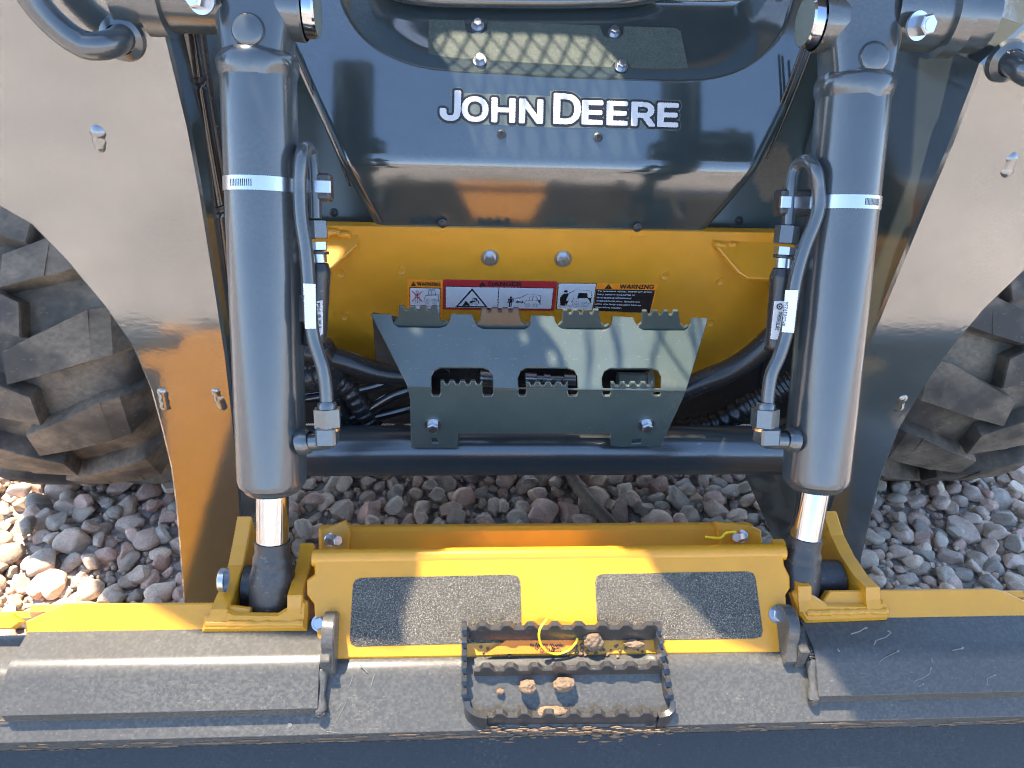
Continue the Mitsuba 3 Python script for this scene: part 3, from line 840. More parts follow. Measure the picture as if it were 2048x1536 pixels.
hose([(600, 700), (680, 720), (760, 745), (830, 752)], 0.022)
hose([(640, 690), (668, 740), (665, 800), (700, 860), (760, 880)], 0.024)
hose([(590, 800), (660, 790), (740, 775), (830, 748), (900, 738)], 0.011, "gloss_hose")
hose([(640, 860), (720, 830), (790, 790), (860, 770)], 0.013, "gloss_hose")
hose([(680, 850), (760, 832), (830, 815), (900, 810)], 0.012, "gloss_hose")
hose([(1320, 800), (1400, 765), (1470, 735), (1530, 690), (1570, 640), (1590, 560)], 0.023)
ph = spline([HB.at(*p) for p in ((1590, 760), (1540, 790), (1490, 815), (1430, 848), (1360, 860), (1260, 868))], 18)
put(L + "__corrugated_sleeve", tube(ph, 0.024 + 0.0016 * np.sign(np.sin(np.arange(len(ph)) * 1.05)), 18, curve=False), "hose_rubber", 40)
ph = spline([HB.at(*p) for p in ((600, 760), (650, 750), (690, 770), (720, 810), (745, 850))], 18)
put(L + "__corrugated_sleeve", tube(ph, 0.022 + 0.0014 * np.sign(np.sin(np.arange(len(ph)) * 1.05)), 18, curve=False), "hose_rubber", 40)
ph = spline([HB.at(*p) for p in ((1370, 771), (1395, 768), (1413, 765))], 16)
put(L + "__braided_sleeve", tube(ph, 0.015 + 0.0012 * np.sin(np.arange(len(ph)) * 1.6), 18, curve=False), "decal_grey", True)
a, b = HB.at(1050, 757), HB.at(1150, 759)
d_ = unit(b - a)
put(L + "__coupling", lathe(a, b, [(0, 0), (0.013, 0.0), (0.013, 0.022), (0.008, 0.024), (0.008, 0.036), (0.011, 0.037), (0.011, 0.05), (0.0075, 0.052), (0.0075, 0.075), (0.012, 0.077), (0.012, 0.1), (0, 0.1)], 24), "zinc", 30)
a, b = HB.at(960, 756), HB.at(1000, 758)
put(L + "__coupling", lathe(a, b, [(0, 0), (0.017, 0.0), (0.017, 0.035), (0, 0.035)], 24), "band_steel", 30)
a, b = HB.at(1235, 762), HB.at(1320, 764)
put(L + "__coupling", lathe(a, b, [(0, 0), (0.018, 0.0), (0.018, 0.055), (0.021, 0.057), (0.021, 0.07), (0, 0.07)], 24), "decal_grey", 30)
put(L + "__dark_block", block((0.02, 1.255, 0.575), (0.46, 0.06, 0.21), b=0.006), "black_plastic")  # plain black block behind the step plate so its slots look dark

# ------------------------------------------------------------------ tilt cylinders
CYP = np.array([0, 0.756, 0.751])
CYN = unit((0, -0.909, 0.418))
CYL = Plane(CYP, CYN)
AX = unit((0, 0.418, 0.909))


def label_on(key, plane, pts, txts):
    q = plane.poly(pts)
    put(key, slab(q, plane, 0.0008, 0.0002), "label_white")
    for t, a, b, h in txts:
        B0, B1 = plane.uv([a])[0], plane.uv([b])[0]
        gg = fit(text_poly(t), 0, 0, np.linalg.norm(B1 - B0), h)
        gg = affinity.translate(affinity.rotate(gg, math.degrees(math.atan2(B1[1] - B0[1], B1[0] - B0[0])), origin=(0, 0)), *B0)
        put(key + "__lettering", slab(gg, plane.off(0.0007), 0.0005, 0.0001), "print_black")


for s, bot, top in ((-1, (545, 972), (515, 95)), (1, (1630, 966), (1712, 140))):
    K = L + "__tilt_cylinder" + ("" if s < 0 else "_001")
    P0, P1 = CYL.at(*bot), CYL.at(*top)
    ax = unit(P1 - P0)
    Lb = np.linalg.norm(P1 - P0)
    r = 0.0455
    put(L + "__tilt_cylinder", lathe(P0, P1, [(0.026, -0.004), (r - 0.008, -0.004), (r - 0.006, 0.0), (r - 0.002, 0.0035), (r, 0.012), (r, Lb - 0.028)], 72), "barrel_paint", 30)
    put(K + "__gland_ring", lathe(P0, P0 + ax, [(0.024, -0.0075), (r - 0.012, -0.0075), (r - 0.009, -0.004), (r - 0.009, 0.0)], 64), "barrel_paint", 30)
    # weld collar and neck with its lugs
    col = lathe(P0, P1, [(r - 0.001, Lb - 0.040), (r + 0.0012, Lb - 0.033), (r + 0.0032, Lb - 0.026), (r + 0.0034, Lb - 0.018), (r + 0.001, Lb - 0.010), (r - 0.006, Lb - 0.004)], 72)
    cv = col.vertices
    col.vertices = cv + (0.0030 * (meshkit.fbm(cv * 55, 3) - 0.5))[:, None] * np.array([0.3, -1.0, 0.4])
    put(K + "__weld_bead", col, "barrel_paint", True)
    head = []
    for (t, w_, d) in ((Lb - 0.03, 0.040, 0.040), (Lb - 0.005, 0.041, 0.040), (Lb + 0.03, 0.046, 0.037), (Lb + 0.10, 0.047, 0.034), (Lb + 0.24, 0.046, 0.034)):
        c = P0 + ax * t
        sq = [(math.copysign(abs(math.cos(a)) ** 0.6, math.cos(a)) * w_, math.copysign(abs(math.sin(a)) ** 0.6, math.sin(a)) * d) for a in np.linspace(0, 2 * np.pi, 48, endpoint=False)]
        f2 = np.cross(ax, [1, 0, 0])
        head.append(np.array([c + u_ * np.array([1.0, 0, 0]) + v_ * f2 for u_, v_ in sq]))
    hv = np.vstack(head)
    ii, jj = np.meshgrid(np.arange(len(head) - 1), np.arange(48), indexing="ij")
    kk = (jj + 1) % 48
    put(K + "__end_lug", (hv, np.stack([ii * 48 + jj, ii * 48 + kk, (ii + 1) * 48 + kk, (ii + 1) * 48 + jj], -1).reshape(-1, 4)), "barrel_paint", 40)
    f2 = unit(np.cross(ax, [1, 0, 0]))
    f2 = f2 if f2[1] < 0 else -f2
    bc = CYL.off(0.036).at(*((498, 62) if s < 0 else (1745, 116)))
    put(K + "__port_plug", revolve_ring(bc - f2 * 0.004, f2, [(0.019, -0.01), (0.0195, 0.006), (0.0175, 0.011), (0.013, 0.0135), (0, 0.0145)], 40), "barrel_paint", 35)
    # pin through the lug, polished edge on its inner head
    pc = CYL.off(0.0).at(*((585, 20) if s < 0 else (1662, 45)))
    pin = np.array([-s, 0, 0])
    base = np.array([P1[0], pc[1], pc[2]])
    put(K + "__pivot_pin", revolve_ring(base, pin, [(0.034, 0.03), (0.036, 0.056), (0.0345, 0.0585)], 48), "grey_paint", 30)
    put(K + "__pivot_pin", revolve_ring(base, pin, [(0.030, 0.0575), (0.0315, 0.060), (0.0315, 0.071), (0.029, 0.0735)], 48), "chrome", 30)
    put(K + "__pivot_pin", revolve_ring(base, pin, [(0.029, 0.0733), (0.012, 0.0752), (0, 0.0758)], 48), "decal_grey", 30)
    # boss between lug and lift arm with its lock bolt
    put(K + "__pivot_boss", revolve_ring(np.array([P1[0], pc[1] + 0.01, pc[2] + 0.012]), -pin, [(0.044, 0.03), (0.044, 0.10), (0.052, 0.102), (0.052, 0.125), (0.044, 0.127), (0.044, 0.16)], 48), "grey_paint", 30)
    if s > 0:
        bb = Plane((0, pc[1] - 0.045, 0), (0, -1, 0)).at(1833, 52)
        put(K + "__lock_bolt", bolt_mesh(bb, unit((0.25, -0.9, 0.25)), 0.0125, 0.018, 1.35, 0.2), "zinc", 30)
    else:
        bb = Plane((0, pc[1] - 0.045, 0), (0, -1, 0)).at(405, -2)
        put(K + "__lock_bolt", bolt_mesh(bb, unit((-0.25, -0.9, 0.25)), 0.0125, 0.018, 1.35, 0.2), "zinc", 30)
    # rod and rod eye
    rb = CYL.at(*((545, 1098) if s < 0 else (1608, 1090)))
    rdir = unit(rb - P0)
    Lr = np.linalg.norm(rb - P0)
    put(K + "__rod", lathe(P0, rb, [(0.0215, -0.02), (0.0215, Lr)], 64), "chrome", 40)
    put(K + "__rod_eye", lathe(rb - rdir * 0.012, rb + rdir, [(0.0214, -0.001), (0.0235, 0.0), (0.0235, 0.018), (0.026, 0.022), (0.0265, 0.032), (0.0265, 0.036), (0.030, 0.048), (0.0315, 0.070), (0.031, 0.100), (0.0, 0.112)], 48), "black_plastic", 35)
    ec = rb + rdir * 0.075 + np.array([0, 0.02, 0])
    put(K + "__rod_eye__bushing", revolve_ring(np.array([s * 0.401 - 0.036, ec[1] + 0.012, ec[2] - 0.01]), (1, 0, 0), [(0.0, 0), (0.030, 0), (0.030, 0.072), (0.0, 0.072)], 48), "black_plastic", 30)
    # band clamp with its slots
    cb = CYL.at(*((525, 371) if s < 0 else (1685, 407)))
    cb = P0 + ax * ((cb - P0) @ ax)
    wd = 0.0085
    put(K + "__hose_clamp", lathe(cb, cb + ax, [(r, -wd), (r + 0.0014, -wd), (r + 0.0014, wd), (r, wd)], 72), "band_steel", 30)
    sl = []
    for a in np.linspace(-0.62, -0.02, 12) if s < 0 else np.linspace(0.12, 0.62, 12):
        d = f2 * math.cos(a) + np.array([1.0, 0, 0]) * math.sin(a)
        M = frame(d, ax)
        mb = trimesh.creation.box((0.0011, 0.0085, 0.0006))
        mb.apply_transform(M)
        mb.apply_translation(cb + d * (r + 0.0014))
        sl.append(mb)
    put(K + "__hose_clamp__slots", trimesh.util.concatenate(sl), "print_black")
    # clip that holds the hard line beside the barrel
    inn = np.array([-s, 0, 0])
    R4 = frame(f2, ax)
    cc = cb + inn * (r + 0.018) - f2 * 0.012
    put(K + "__tube_clip", block(cc, (0.042, 0.034, 0.030), R4, 0.003), "black_plastic")
    put(K + "__tube_clip__strap", block(cc + f2 * 0.0125, (0.044, 0.0165, 0.008), R4, 0.001), "band_steel")
    TP = CYL.off(0.030)
    BP = CYL.off(-0.004)
    if s < 0:
        front = [(610, 297), (603, 318), (600, 380), (603, 440), (612, 500), (617, 560), (620, 620), (628, 680), (645, 735), (652, 780), (654, 822)]
        backp = [(610, 297), (620, 305), (626, 340), (629, 400), (630, 440)]
        nut, elbow, port = (655, 836), (655, 876), (606, 884)
        stack = [(631, 442), (631, 462), (633, 478), (634, 484), (635, 502), (635, 508), (637, 525), (634, 600), (628, 690)]
    else:
        front = [(1612, 322), (1630, 340), (1637, 380), (1637, 415), (1628, 448), (1610, 492), (1594, 545), (1584, 600), (1574, 660), (1560, 708), (1543, 748), (1536, 790), (1534, 822)]
        backp = [(1612, 322), (1592, 336), (1583, 372), (1579, 420), (1577, 452)]
        nut, elbow, port = (1530, 836), (1533, 876), (1584, 880)
        stack = [(1576, 452), (1575, 472), (1571, 488), (1570, 494), (1569, 512), (1568, 517), (1566, 536), (1560, 610), (1552, 700)]
    f3 = [TP.at(*p) for p in front]
    b3 = [BP.at(*p) for p in backp]
    whole = b3[::-1][:-1] + [(b3[0] + f3[0]) / 2] + f3[1:]
    put(K + "__hard_line", tube(whole, 0.0088, 20, 8), "barrel_paint", True)
    na = TP.at(*nut)
    ax2 = unit(f3[-1] - f3[-2])
    M = frame(ax2, (1, 0.2, 0))
    hx = hexprism(0.0185, 0.026, 0.002, 0.1)
    hx.apply_translation([0, 0, -0.013]); hx.apply_transform(M); hx.apply_translation(na)
    put(K + "__hard_line__nut", hx, "grey_paint")
    put(K + "__hard_line__nut", lathe(na - ax2 * 0.022, na, [(0.0105, 0), (0.0125, 0.004), (0.0125, 0.012)], 24), "grey_paint", 30)
    put(K + "__hard_line__seal_ring", lathe(na + ax2 * 0.0125, na + ax2 * 0.1, [(0.0155, 0), (0.0155, 0.004)], 24), "dull_brass", 30)
    el = TP.at(*elbow)
    pr = CYL.off(0.020).at(*port)
    put(K + "__hard_line__elbow", block(el - ax2 * 0.004, (0.026, 0.026, 0.034), frame(unit(-f2 * -1), -ax2), 0.003), "grey_paint")
    put(K + "__hard_line__elbow", tube([el + ax2 * 0.003, (el + pr) / 2 + ax2 * 0.003, pr], 0.0115, 18, curve=False), "grey_paint", 40)
    put(K + "__hard_line__elbow", revolve_ring(pr, unit(el - pr), [(0.017, -0.004), (0.017, 0.006), (0.013, 0.012)], 24), "grey_paint", 35)
    st = [BP.at(*p) for p in stack]
    dd = unit(st[2] - st[0])
    M = frame(dd, (1, 0.2, 0))
    for (i0, i1, rad, mat) in ((0, 2, 0.0160, "grey_paint"), (3, 4, 0.0135, "zinc"), (5, 6, 0.0115, "band_steel")):
        h = np.linalg.norm(st[i1] - st[i0])
        hx = hexprism(rad, h, 0.0015, 0.1) if rad > 0.012 else trimesh.creation.cylinder(rad, h, sections=24).apply_translation([0, 0, h / 2])
        hx.apply_transform(M); hx.apply_translation(st[i0])
        put(K + "__hose_fitting", hx, mat, 30 if rad < 0.012 else False)
    put(K + "__hose_fitting", tube([st[4], st[5]], 0.0145, 20, curve=False), "black_plastic", 40)
    put(K + "__supply_hose", tube([st[6], (st[6] * 2 + st[7]) / 3, st[7], st[8]], [0.0125, 0.0165, 0.0155, 0.0155, 0.0155], 20), "hose_rubber", True)
    LT = TP.off(0.0100)
    if s < 0:
        label_on(K + "__white_label", LT, [(606, 567), (631, 568), (632, 657), (610, 658)], [("BFD5001740", (609, 643), (609, 590), 0.0062)])
        LB = BP.off(0.0165)
        label_on(K + "__white_label", LB, [(626, 604), (645, 600), (646, 668), (629, 679)], [("PH 8 P L", (634, 606), (637, 660), 0.004)])
    else:
        label_on(K + "__white_label", LT, [(1571, 580), (1597, 580), (1588, 666), (1564, 664)], [("BFC5019234", (1570, 652), (1577, 604), 0.0060)])
        LB = BP.off(0.0165)
        KL = K + "__white_label"
        label_on(KL, LB, [(1549, 602), (1571, 602), (1563, 680), (1541, 678)], [("PROPULSE", (1556, 624), (1550, 660), 0.0055)])
        cg = LB.uv([(1559, 613)])[0]
        gg = Point(cg).buffer(0.0042).difference(Point(cg).buffer(0.0028)).union(Point(cg).buffer(0.0013))
        put(KL + "_001__lettering", slab(gg, LB.off(0.0007), 0.0005, 0.0001), "print_black")

# hoses along the inner face of the left arm
HL = Plane((0, 1.06, 1.0), (0, -1, 0))
put(L + "__arm_hose", tube([HL.at(*p) for p in ((352, -60), (365, 20), (382, 130), (386, 160))], 0.016, 20), "gloss_hose", True)
put(L + "__arm_hose", tube([HL.at(*p) for p in ((386, 160), (410, 300), (430, 405), (434, 420))], 0.0165, 20), "gloss_hose", True)
put(L + "__arm_hose", tube([HL.at(*p) for p in ((434, 418), (448, 520), (462, 640), (478, 800))], 0.015, 20), "gloss_hose", True)
for p in ((384, 158), (432, 412)):
    c = HL.at(*p)
    put(L + "__arm_hose__tie", lathe(c, c + unit((0.12, 0, -1)), [(0.0165, -0.004), (0.0185, -0.003), (0.0185, 0.003), (0.0165, 0.004)], 28), "print_black", 30)
HL2 = Plane((0, 1.09, 1.0), (0, -1, 0))
put(L + "__arm_hose", tube([HL2.at(*p) for p in ((378, -60), (392, 60), (412, 200), (436, 330), (447, 420), (460, 520))], 0.012, 18), "hose_rubber", True)
put(L + "__chassis__side_plate", block((-0.50, 1.60, 0.80), (0.02, 0.3, 0.5)), "dark_steel")
put(L + "__chassis__side_plate", block((0.52, 1.60, 0.80), (0.02, 0.3, 0.5)), "dark_steel")

# grab handles on the arms
GH = Plane((0, 0.945, 1.0), (0, -1, 0))
put(L + "__grab_handle", tube([GH.at(*p) for p in ((30, -60), (75, 10), (120, 58), (165, 88), (200, 92))] + [Plane((0, 0.962, 0), (0, -1, 0)).at(232, 84), ARM.at(250, 70)], 0.0155, 20), "barrel_paint", True)
put(L + "__grab_handle__foot", revolve_ring(ARM.at(246, 76), (0, -1, 0), [(0.027, 0.0), (0.025, 0.007), (0.017, 0.012)], 32), "barrel_paint", 35)
put(L + "__grab_handle", tube([GH.at(*p) for p in ((2200, 180), (2120, 165), (2060, 148))] + [Plane((0, 0.962, 0), (0, -1, 0)).at(2034, 132), ARM.at(2012, 118)], 0.0155, 20), "barrel_paint", True)
put(L + "__grab_handle_001__foot", revolve_ring(ARM.at(2012, 122), (0, -1, 0), [(0.027, 0.0), (0.025, 0.007), (0.017, 0.012)], 32), "barrel_paint", 35)

# ------------------------------------------------------------------ quick coupler (yellow)
Q = L + "__quick_coupler"
PAD = Plane((0, 0.60, 0.584), (0, -0.643, 0.766))
pad_px = [(628, 1118), (1566, 1106), (1570, 1132), (1580, 1152), (1581, 1176), (1572, 1190), (1576, 1235), (1572, 1306), (668, 1318), (640, 1318), (630, 1240), (628, 1208), (614, 1190), (613, 1160), (629, 1148)]
put(Q, slab(PAD.poly(pad_px), PAD, 0.010, 0.0025), "yellow_paint")
e0, e1_ = PAD.off(-0.010).at(626, 1116), PAD.off(-0.010).at(1568, 1104)
put(Q + "__ridge", tube([e0, e1_], 0.0115, 24, curve=False), "yellow_paint", 40)
for pts in ([(722, 1156), (1022, 1149), (1036, 1153), (1041, 1165), (1044, 1284), (712, 1293), (702, 1287), (700, 1275), (706, 1170), (711, 1160)], [(1204, 1148), (1494, 1143), (1506, 1147), (1511, 1158), (1525, 1262), (1522, 1273), (1512, 1277), (1196, 1281), (1190, 1164), (1194, 1152)]):
    put(Q + "__grip_pad", slab(PAD.poly(pts), PAD, 0.001, 0.0004, d=0.0012), "grip_tape")
BKP = Plane((0, 0.7005, 0.6615), (0, 0.74, 0.67))  # out of view behind the ridge, gives the yellow reflection under the hood
put(Q + "__unseen_back_plate", slab(sbox(-0.325, -0.115, 0.325, 0.0), Plane(BKP.P, BKP.n), 0.006, 0.001), "yellow_paint")
# back rail, lower and behind the ridge
RAIL = Plane((0, 0.80, 0.60), unit((0, -0.80, 0.6)))
put(Q + "__rail", slab(RAIL.poly([(636, 1056), (1508, 1050), (1512, 1150), (636, 1160)]), RAIL, 0.03, 0.006), "yellow_paint")
for pts, b in (([(640, 1062), (690, 1042), (700, 1060), (695, 1130), (645, 1135)], (660, 1079)), ([(1430, 1044), (1505, 1052), (1522, 1060), (1530, 1120), (1450, 1120)], (1484, 1072))):
    RT = RAIL.off(0.012)
    put(Q + "__latch_plate", slab(RT.poly(pts), RT, 0.012, 0.002), "yellow_paint")
    put(Q + "__bolt", bolt_mesh(RT.at(*b), unit((0.75 if b[0] < 1000 else -0.75, -0.6, 0.5)), 0.0085, 0.02, 1.2, 0.2), "zinc", 30)
put(Q + "__bolt", bolt_mesh(PAD.at(1553, 1229), PAD.n, 0.0090, 0.010, 1.3, 0.3), "zinc", 30)
put(Q + "__bolt", bolt_mesh(PAD.off(-0.003).at(640, 1246), PAD.n, 0.0085, 0.008, 1.3, 0.3), "zinc", 30)
# spring clip, bright bent strip
put(Q + "__spring_clip", tube([RAIL.off(0.03).at(*p) for p in ((1410, 1074), (1440, 1076), (1452, 1066), (1472, 1064))], 0.0022, 8, 5), "tie_yellow", True)
# side wings
WING = PAD.off(-0.012)
put(Q + "__wing", slab(WING.poly([(50, 1243), (128, 1207), (430, 1206), (500, 1215), (500, 1285), (50, 1285)]), WING, 0.016, 0.002), "yellow_paint")
put(Q + "__wing", slab(WING.poly([(1660, 1181), (1985, 1177), (2010, 1182), (2100, 1225), (2100, 1275), (1600, 1275)]), WING, 0.016, 0.002), "yellow_paint")
FLG = Plane(WING.at(250, 1207) + np.array([0, 0.004, -0.004]), unit((0, 0.90, 0.44)))  # out of view behind the wings, gives the orange reflection in the arm
for x0, x1, xa in ((-0.80, -0.50, -0.755), (0.50, 0.80, 0.755)):
    lo_, hi_ = -FLG.e1 @ FLG.P, 0
    pg = Polygon([(-x1, 0.0), (0.70, 0.0), (0.715, -0.035), (-x0, -0.045), (-x0, -0.07), (-xa, -0.08), (-xa, -0.62), (-x1, -0.62)] if x0 < 0 else [(-x1, -0.045), (-0.70, -0.035), (-0.685, 0.0), (-x0, 0.0), (-x0, -0.62), (-xa, -0.62), (-xa, -0.08), (-x1, -0.07)])
    pg = affinity.translate(pg, FLG.P[0] * 1.0, 0)
    put(Q + "__unseen_wing_flange", slab(pg.buffer(0), FLG, 0.010, 0.002), "yellow_paint")
# clevis cheeks: plates standing fore and aft either side of the rod eyes
for x0, x1, pts, tail in ((-0.462, -0.440, [(490, 1033), (480, 1090), (472, 1130), (458, 1170), (440, 1215), (428, 1240)], 0.14), (-0.362, -0.342, [(615, 1086), (610, 1115), (602, 1150), (590, 1190), (588, 1215), (590, 1240)], 0.12),
                          (0.342, 0.362, [(1556, 1078), (1566, 1104), (1586, 1138), (1612, 1175), (1622, 1198), (1628, 1228)], 0.12), (0.440, 0.462, [(1660, 1022), (1675, 1070), (1695, 1110), (1722, 1150), (1752, 1180), (1765, 1215)], 0.14)):
    xm = (x0 + x1) / 2
    c = np.array([at(*p, (xm, 0, 0), (1, 0, 0))[1:] for p in pts])
    c = c[np.argsort(-c[:, 0])]
    back_ = [(c[-1, 0], c[-1, 1] - 0.10), (c[0, 0] + 0.01, c[0, 1] - 0.26)]
    pg = Polygon(np.vstack([c, back_])).buffer(0)
    tt = np.array([0.766, 0.643])
    f0 = np.array([0.60, 0.584]) + np.array([-0.643, 0.766]) * -0.003
    pg = pg.intersection(Polygon([f0 + tt * 0.050, f0 + tt * 0.065, f0 + tt * 0.065 + [0.3, 0.4], f0 + [1.5, 0.5], f0 + [1.5, -1.5], f0 + tt * 0.050 + [0.06, -0.12]]))
    pg = max(geoms(pg), key=lambda a: a.area)
    put(Q + "__clevis_cheek", extrude_x(pg, x0, x1, 0.002), "yellow_paint")
# U-shaped foot between the cheeks, with its weld
for pts in ([(408, 1232), (452, 1218), (470, 1225), (555, 1226), (578, 1212), (602, 1196), (615, 1203), (613, 1262), (402, 1264)], [(1586, 1186), (1598, 1176), (1632, 1192), (1655, 1207), (1740, 1208), (1768, 1200), (1782, 1216), (1780, 1228), (1776, 1240), (1614, 1246), (1602, 1230)]):
    FT = PAD.off(-0.004)
    put(Q + "__clevis_foot", slab(FT.poly(pts).buffer(0.002).buffer(-0.002), FT, 0.02, 0.004), "yellow_paint")
for a, b in (((412, 1247), (608, 1247)), ((1612, 1226), (1776, 1222))):
    n = 26
    w = np.linspace(0, 1, n)
    FT = PAD.off(0.003)
    FT = PAD.off(-0.0065)
    path = np.array([FT.at(a[0] + (b[0] - a[0]) * t, a[1] + (b[1] - a[1]) * t) for t in w]) + 0.0004 * rng.normal(size=(n, 3))
    put(Q + "__weld_bead", tube(path, list(0.005 + 0.0004 * rng.normal(size=n)), 10, 4), "yellow_paint", True)
c = at(425, 1170, (-0.463, 0, 0), (1, 0, 0))
put(Q + "__pivot_pin", revolve_ring(c + np.array([0.010, 0.012, -0.004]), (-1, 0, 0), [(0.016, -0.004), (0.016, 0.003), (0.014, 0.0045), (0, 0.005)], 40), "zinc", 30)

# ------------------------------------------------------------------ wheels
for s in (-1, 1):
    K = L + "__wheel"
    KK = K if s < 0 else K + "_001"
    Rt, W, yc, zc = 0.385, 0.44, 1.765, 0.405
    xi = 0.86 if s < 0 else 0.93
    xc = s * (xi + W / 2)
    prof = [(0.20, -W / 2 + 0.02), (0.25, -W / 2 + 0.004), (0.30, -W / 2 - 0.006), (0.345, -W / 2 + 0.002), (0.370, -W / 2 + 0.02), (0.382, -W / 2 + 0.05), (Rt, -0.06), (Rt + 0.003, 0.0), (Rt, 0.06), (0.382, W / 2 - 0.05), (0.370, W / 2 - 0.02), (0.345, W / 2 - 0.002), (0.30, W / 2 + 0.006), (0.25, W / 2 - 0.004), (0.20, W / 2 - 0.02), (0.05, W / 2 - 0.03)]
    put(K, lathe((xc, yc, zc), (xc + 1, yc, zc), prof, 96), "tire_rubber", 35)
    put(KK + "__rim", lathe((xc, yc, zc), (xc + 1, yc, zc), [(0.0, -0.09), (0.17, -0.09), (0.185, -0.12), (0.205, -W / 2 + 0.018), (0.198, -W / 2 + 0.018), (0.19, -0.10)], 64), "yellow_paint", 30)
    nl = 13
    for side in (-1, 1):
        for k in range(nl):
            a0 = 2 * np.pi * (k + (0.5 if side > 0 else 0)) / nl + 0.08

            def P(lat, ang, rad):
                a_ = a0 + ang
                return np.array([xc + side * lat, yc - rad * math.cos(a_), zc + rad * math.sin(a_)])

            stations = []     # (lateral, angle offset, half width in angle, base radius, top radius)
            for lat, an, hw, rb_, rt_ in ((-0.020, -0.02, 0.100, 0.375, 0.430), (0.070, 0.06, 0.125, 0.372, 0.430), (0.160, 0.15, 0.150, 0.365, 0.427), (0.200, 0.17, 0.148, 0.345, 0.415), (0.228, 0.18, 0.128, 0.300, 0.365)):
                stations.append((lat, an, hw, rb_, rt_))
            solids = []
            for u_, v_ in zip(stations[:-1], stations[1:]):
                pts = []
                for (lat, an, hw, rb_, rt_) in (u_, v_):
                    jit = rng.normal(0, 0.0012, 4)
                    pts += [P(lat, an - hw, rb_), P(lat, an + hw, rb_), P(lat, an - hw * 0.84, rt_ + jit[0]), P(lat, an + hw * 0.84, rt_ + jit[1]), P(lat - 0.002, an - hw * 0.88, rt_ - 0.006), P(lat - 0.002, an + hw * 0.88, rt_ - 0.006)]
                solids.append(m3.Manifold.hull_points(np.array(pts)))
            lug = solids[0]
            for q_ in solids[1:]:
                lug = lug + q_
            ang_mid = (a0 + 0.1) % (2 * np.pi)
            put(KK + "__tread_lug", lug, "tire_rubber", 18)

# ------------------------------------------------------------------ the bucket hung on the coupler
B = "loader_bucket"
labels[B] = {"label": "black scuffed steel bucket whose top edge runs along the bottom of the photo", "category": "bucket"}


def rounded_profile(pts, radii, n=7):
    out = []
    pts = np.asarray(pts, float)
    for i_ in range(len(pts)):
        if i_ in (0, len(pts) - 1) or radii[i_] == 0:
            out.append(pts[i_])
            continue
        p, a, b = pts[i_], pts[i_ - 1], pts[i_ + 1]
        u_, v_ = unit(a - p), unit(b - p)
        half = math.acos(np.clip(u_ @ v_, -1, 1)) / 2
        t = radii[i_] / math.tan(half)
        A_, B_ = p + u_ * t, p + v_ * t
        c_ = p + unit(u_ + v_) * radii[i_] / math.sin(half)
        for w in np.linspace(0, 1, n):
            q_ = A_ + (B_ - A_) * w
            out.append(c_ + unit(q_ - c_) * radii[i_])
    return np.array(out)


def strip(prof, x0, x1, nx=2, rag=None):
    """a profile in (y, z) drawn along x"""
    xs = np.linspace(x0, x1, nx)
    V = np.array([[(x, y, z) for y, z in prof] for x in xs])
    if rag is not None:
        V += rag(V)
    n = len(prof)
    i_, j_ = np.meshgrid(np.arange(nx - 1), np.arange(n - 1), indexing="ij")
    f = np.stack([i_ * n + j_, (i_ + 1) * n + j_, (i_ + 1) * n + j_ + 1, i_ * n + j_ + 1], -1).reshape(-1, 4)
    f = np.vstack([f[:, [0, 1, 2]], f[:, [0, 2, 3]]])
    m = trimesh.Trimesh(V.reshape(-1, 3), f, process=False)
    caps = []
    for k, flip in ((0, True), (nx - 1, False)):
        try:
            pg = Polygon(V[k][:, 1:])
            v2, f2_ = trimesh.creation.triangulate_polygon(pg.buffer(0) if not pg.is_valid else pg, engine="earcut")
            caps.append(trimesh.Trimesh(np.c_[np.full(len(v2), V[k][0, 0]), v2], f2_, process=False))
        except Exception:
            pass
    return trimesh.util.concatenate([m, *caps])


bar = rounded_profile([(0.65, 0.45), (0.65, 0.5785), (0.6385, 0.5825), (0.586, 0.5815), (0.5295, 0.5265), (0.5295, 0.507), (0.575, 0.500), (0.62, 0.45)], [0, 0, 0, 0.032, 0.003, 0.003, 0, 0])
put(B + "__top_bar", strip(bar, -1.15, 1.15), "bucket_black", 30)
# bucket shell below the lip
shell = rounded_profile([(0.572, 0.5005), (0.450, 0.375), (0.36, 0.25), (0.22, 0.09), (0.05, 0.035), (-0.22, 0.02), (-0.22, 0.006), (0.05, 0.015), (0.25, 0.06), (0.44, 0.26), (0.56, 0.45)], [0, 0.05, 0.1, 0.12, 0.08, 0, 0, 0.08, 0.12, 0.1, 0])
put(B + "__shell", strip(shell, -1.15, 1.15), "bucket_inner", 30)
for s in (-1, 1):
    pg = Polygon([(0.56, 0.50), (0.62, 0.45), (0.44, 0.2), (0.25, 0.04), (-0.22, 0.006), (-0.16, 0.10), (0.1, 0.28), (0.40, 0.48)])
    put(B + "__side_plate", extrude_x(pg, s * 1.155 - 0.006, s * 1.155 + 0.006), "bucket_black")
# weld bead along the lip
n = 420
xs = np.linspace(-1.14, 1.14, n)
for (y, z, rr, amp) in ((0.5365, 0.5035, 0.0042, 0.0010), (0.5500, 0.5015, 0.0050, 0.0012)):
    jit = meshkit.fbm(np.c_[xs * 60, xs * 0, xs * 0 + y * 100], 3) - 0.5
    path = np.c_[xs, y + 0.002 * jit, z + 0.003 * jit]
    put(B + "__weld_bead", tube(path, rr + amp * np.sin(xs * 700) * 0.6 + amp * jit, 10, curve=False), "bucket_inner", True)
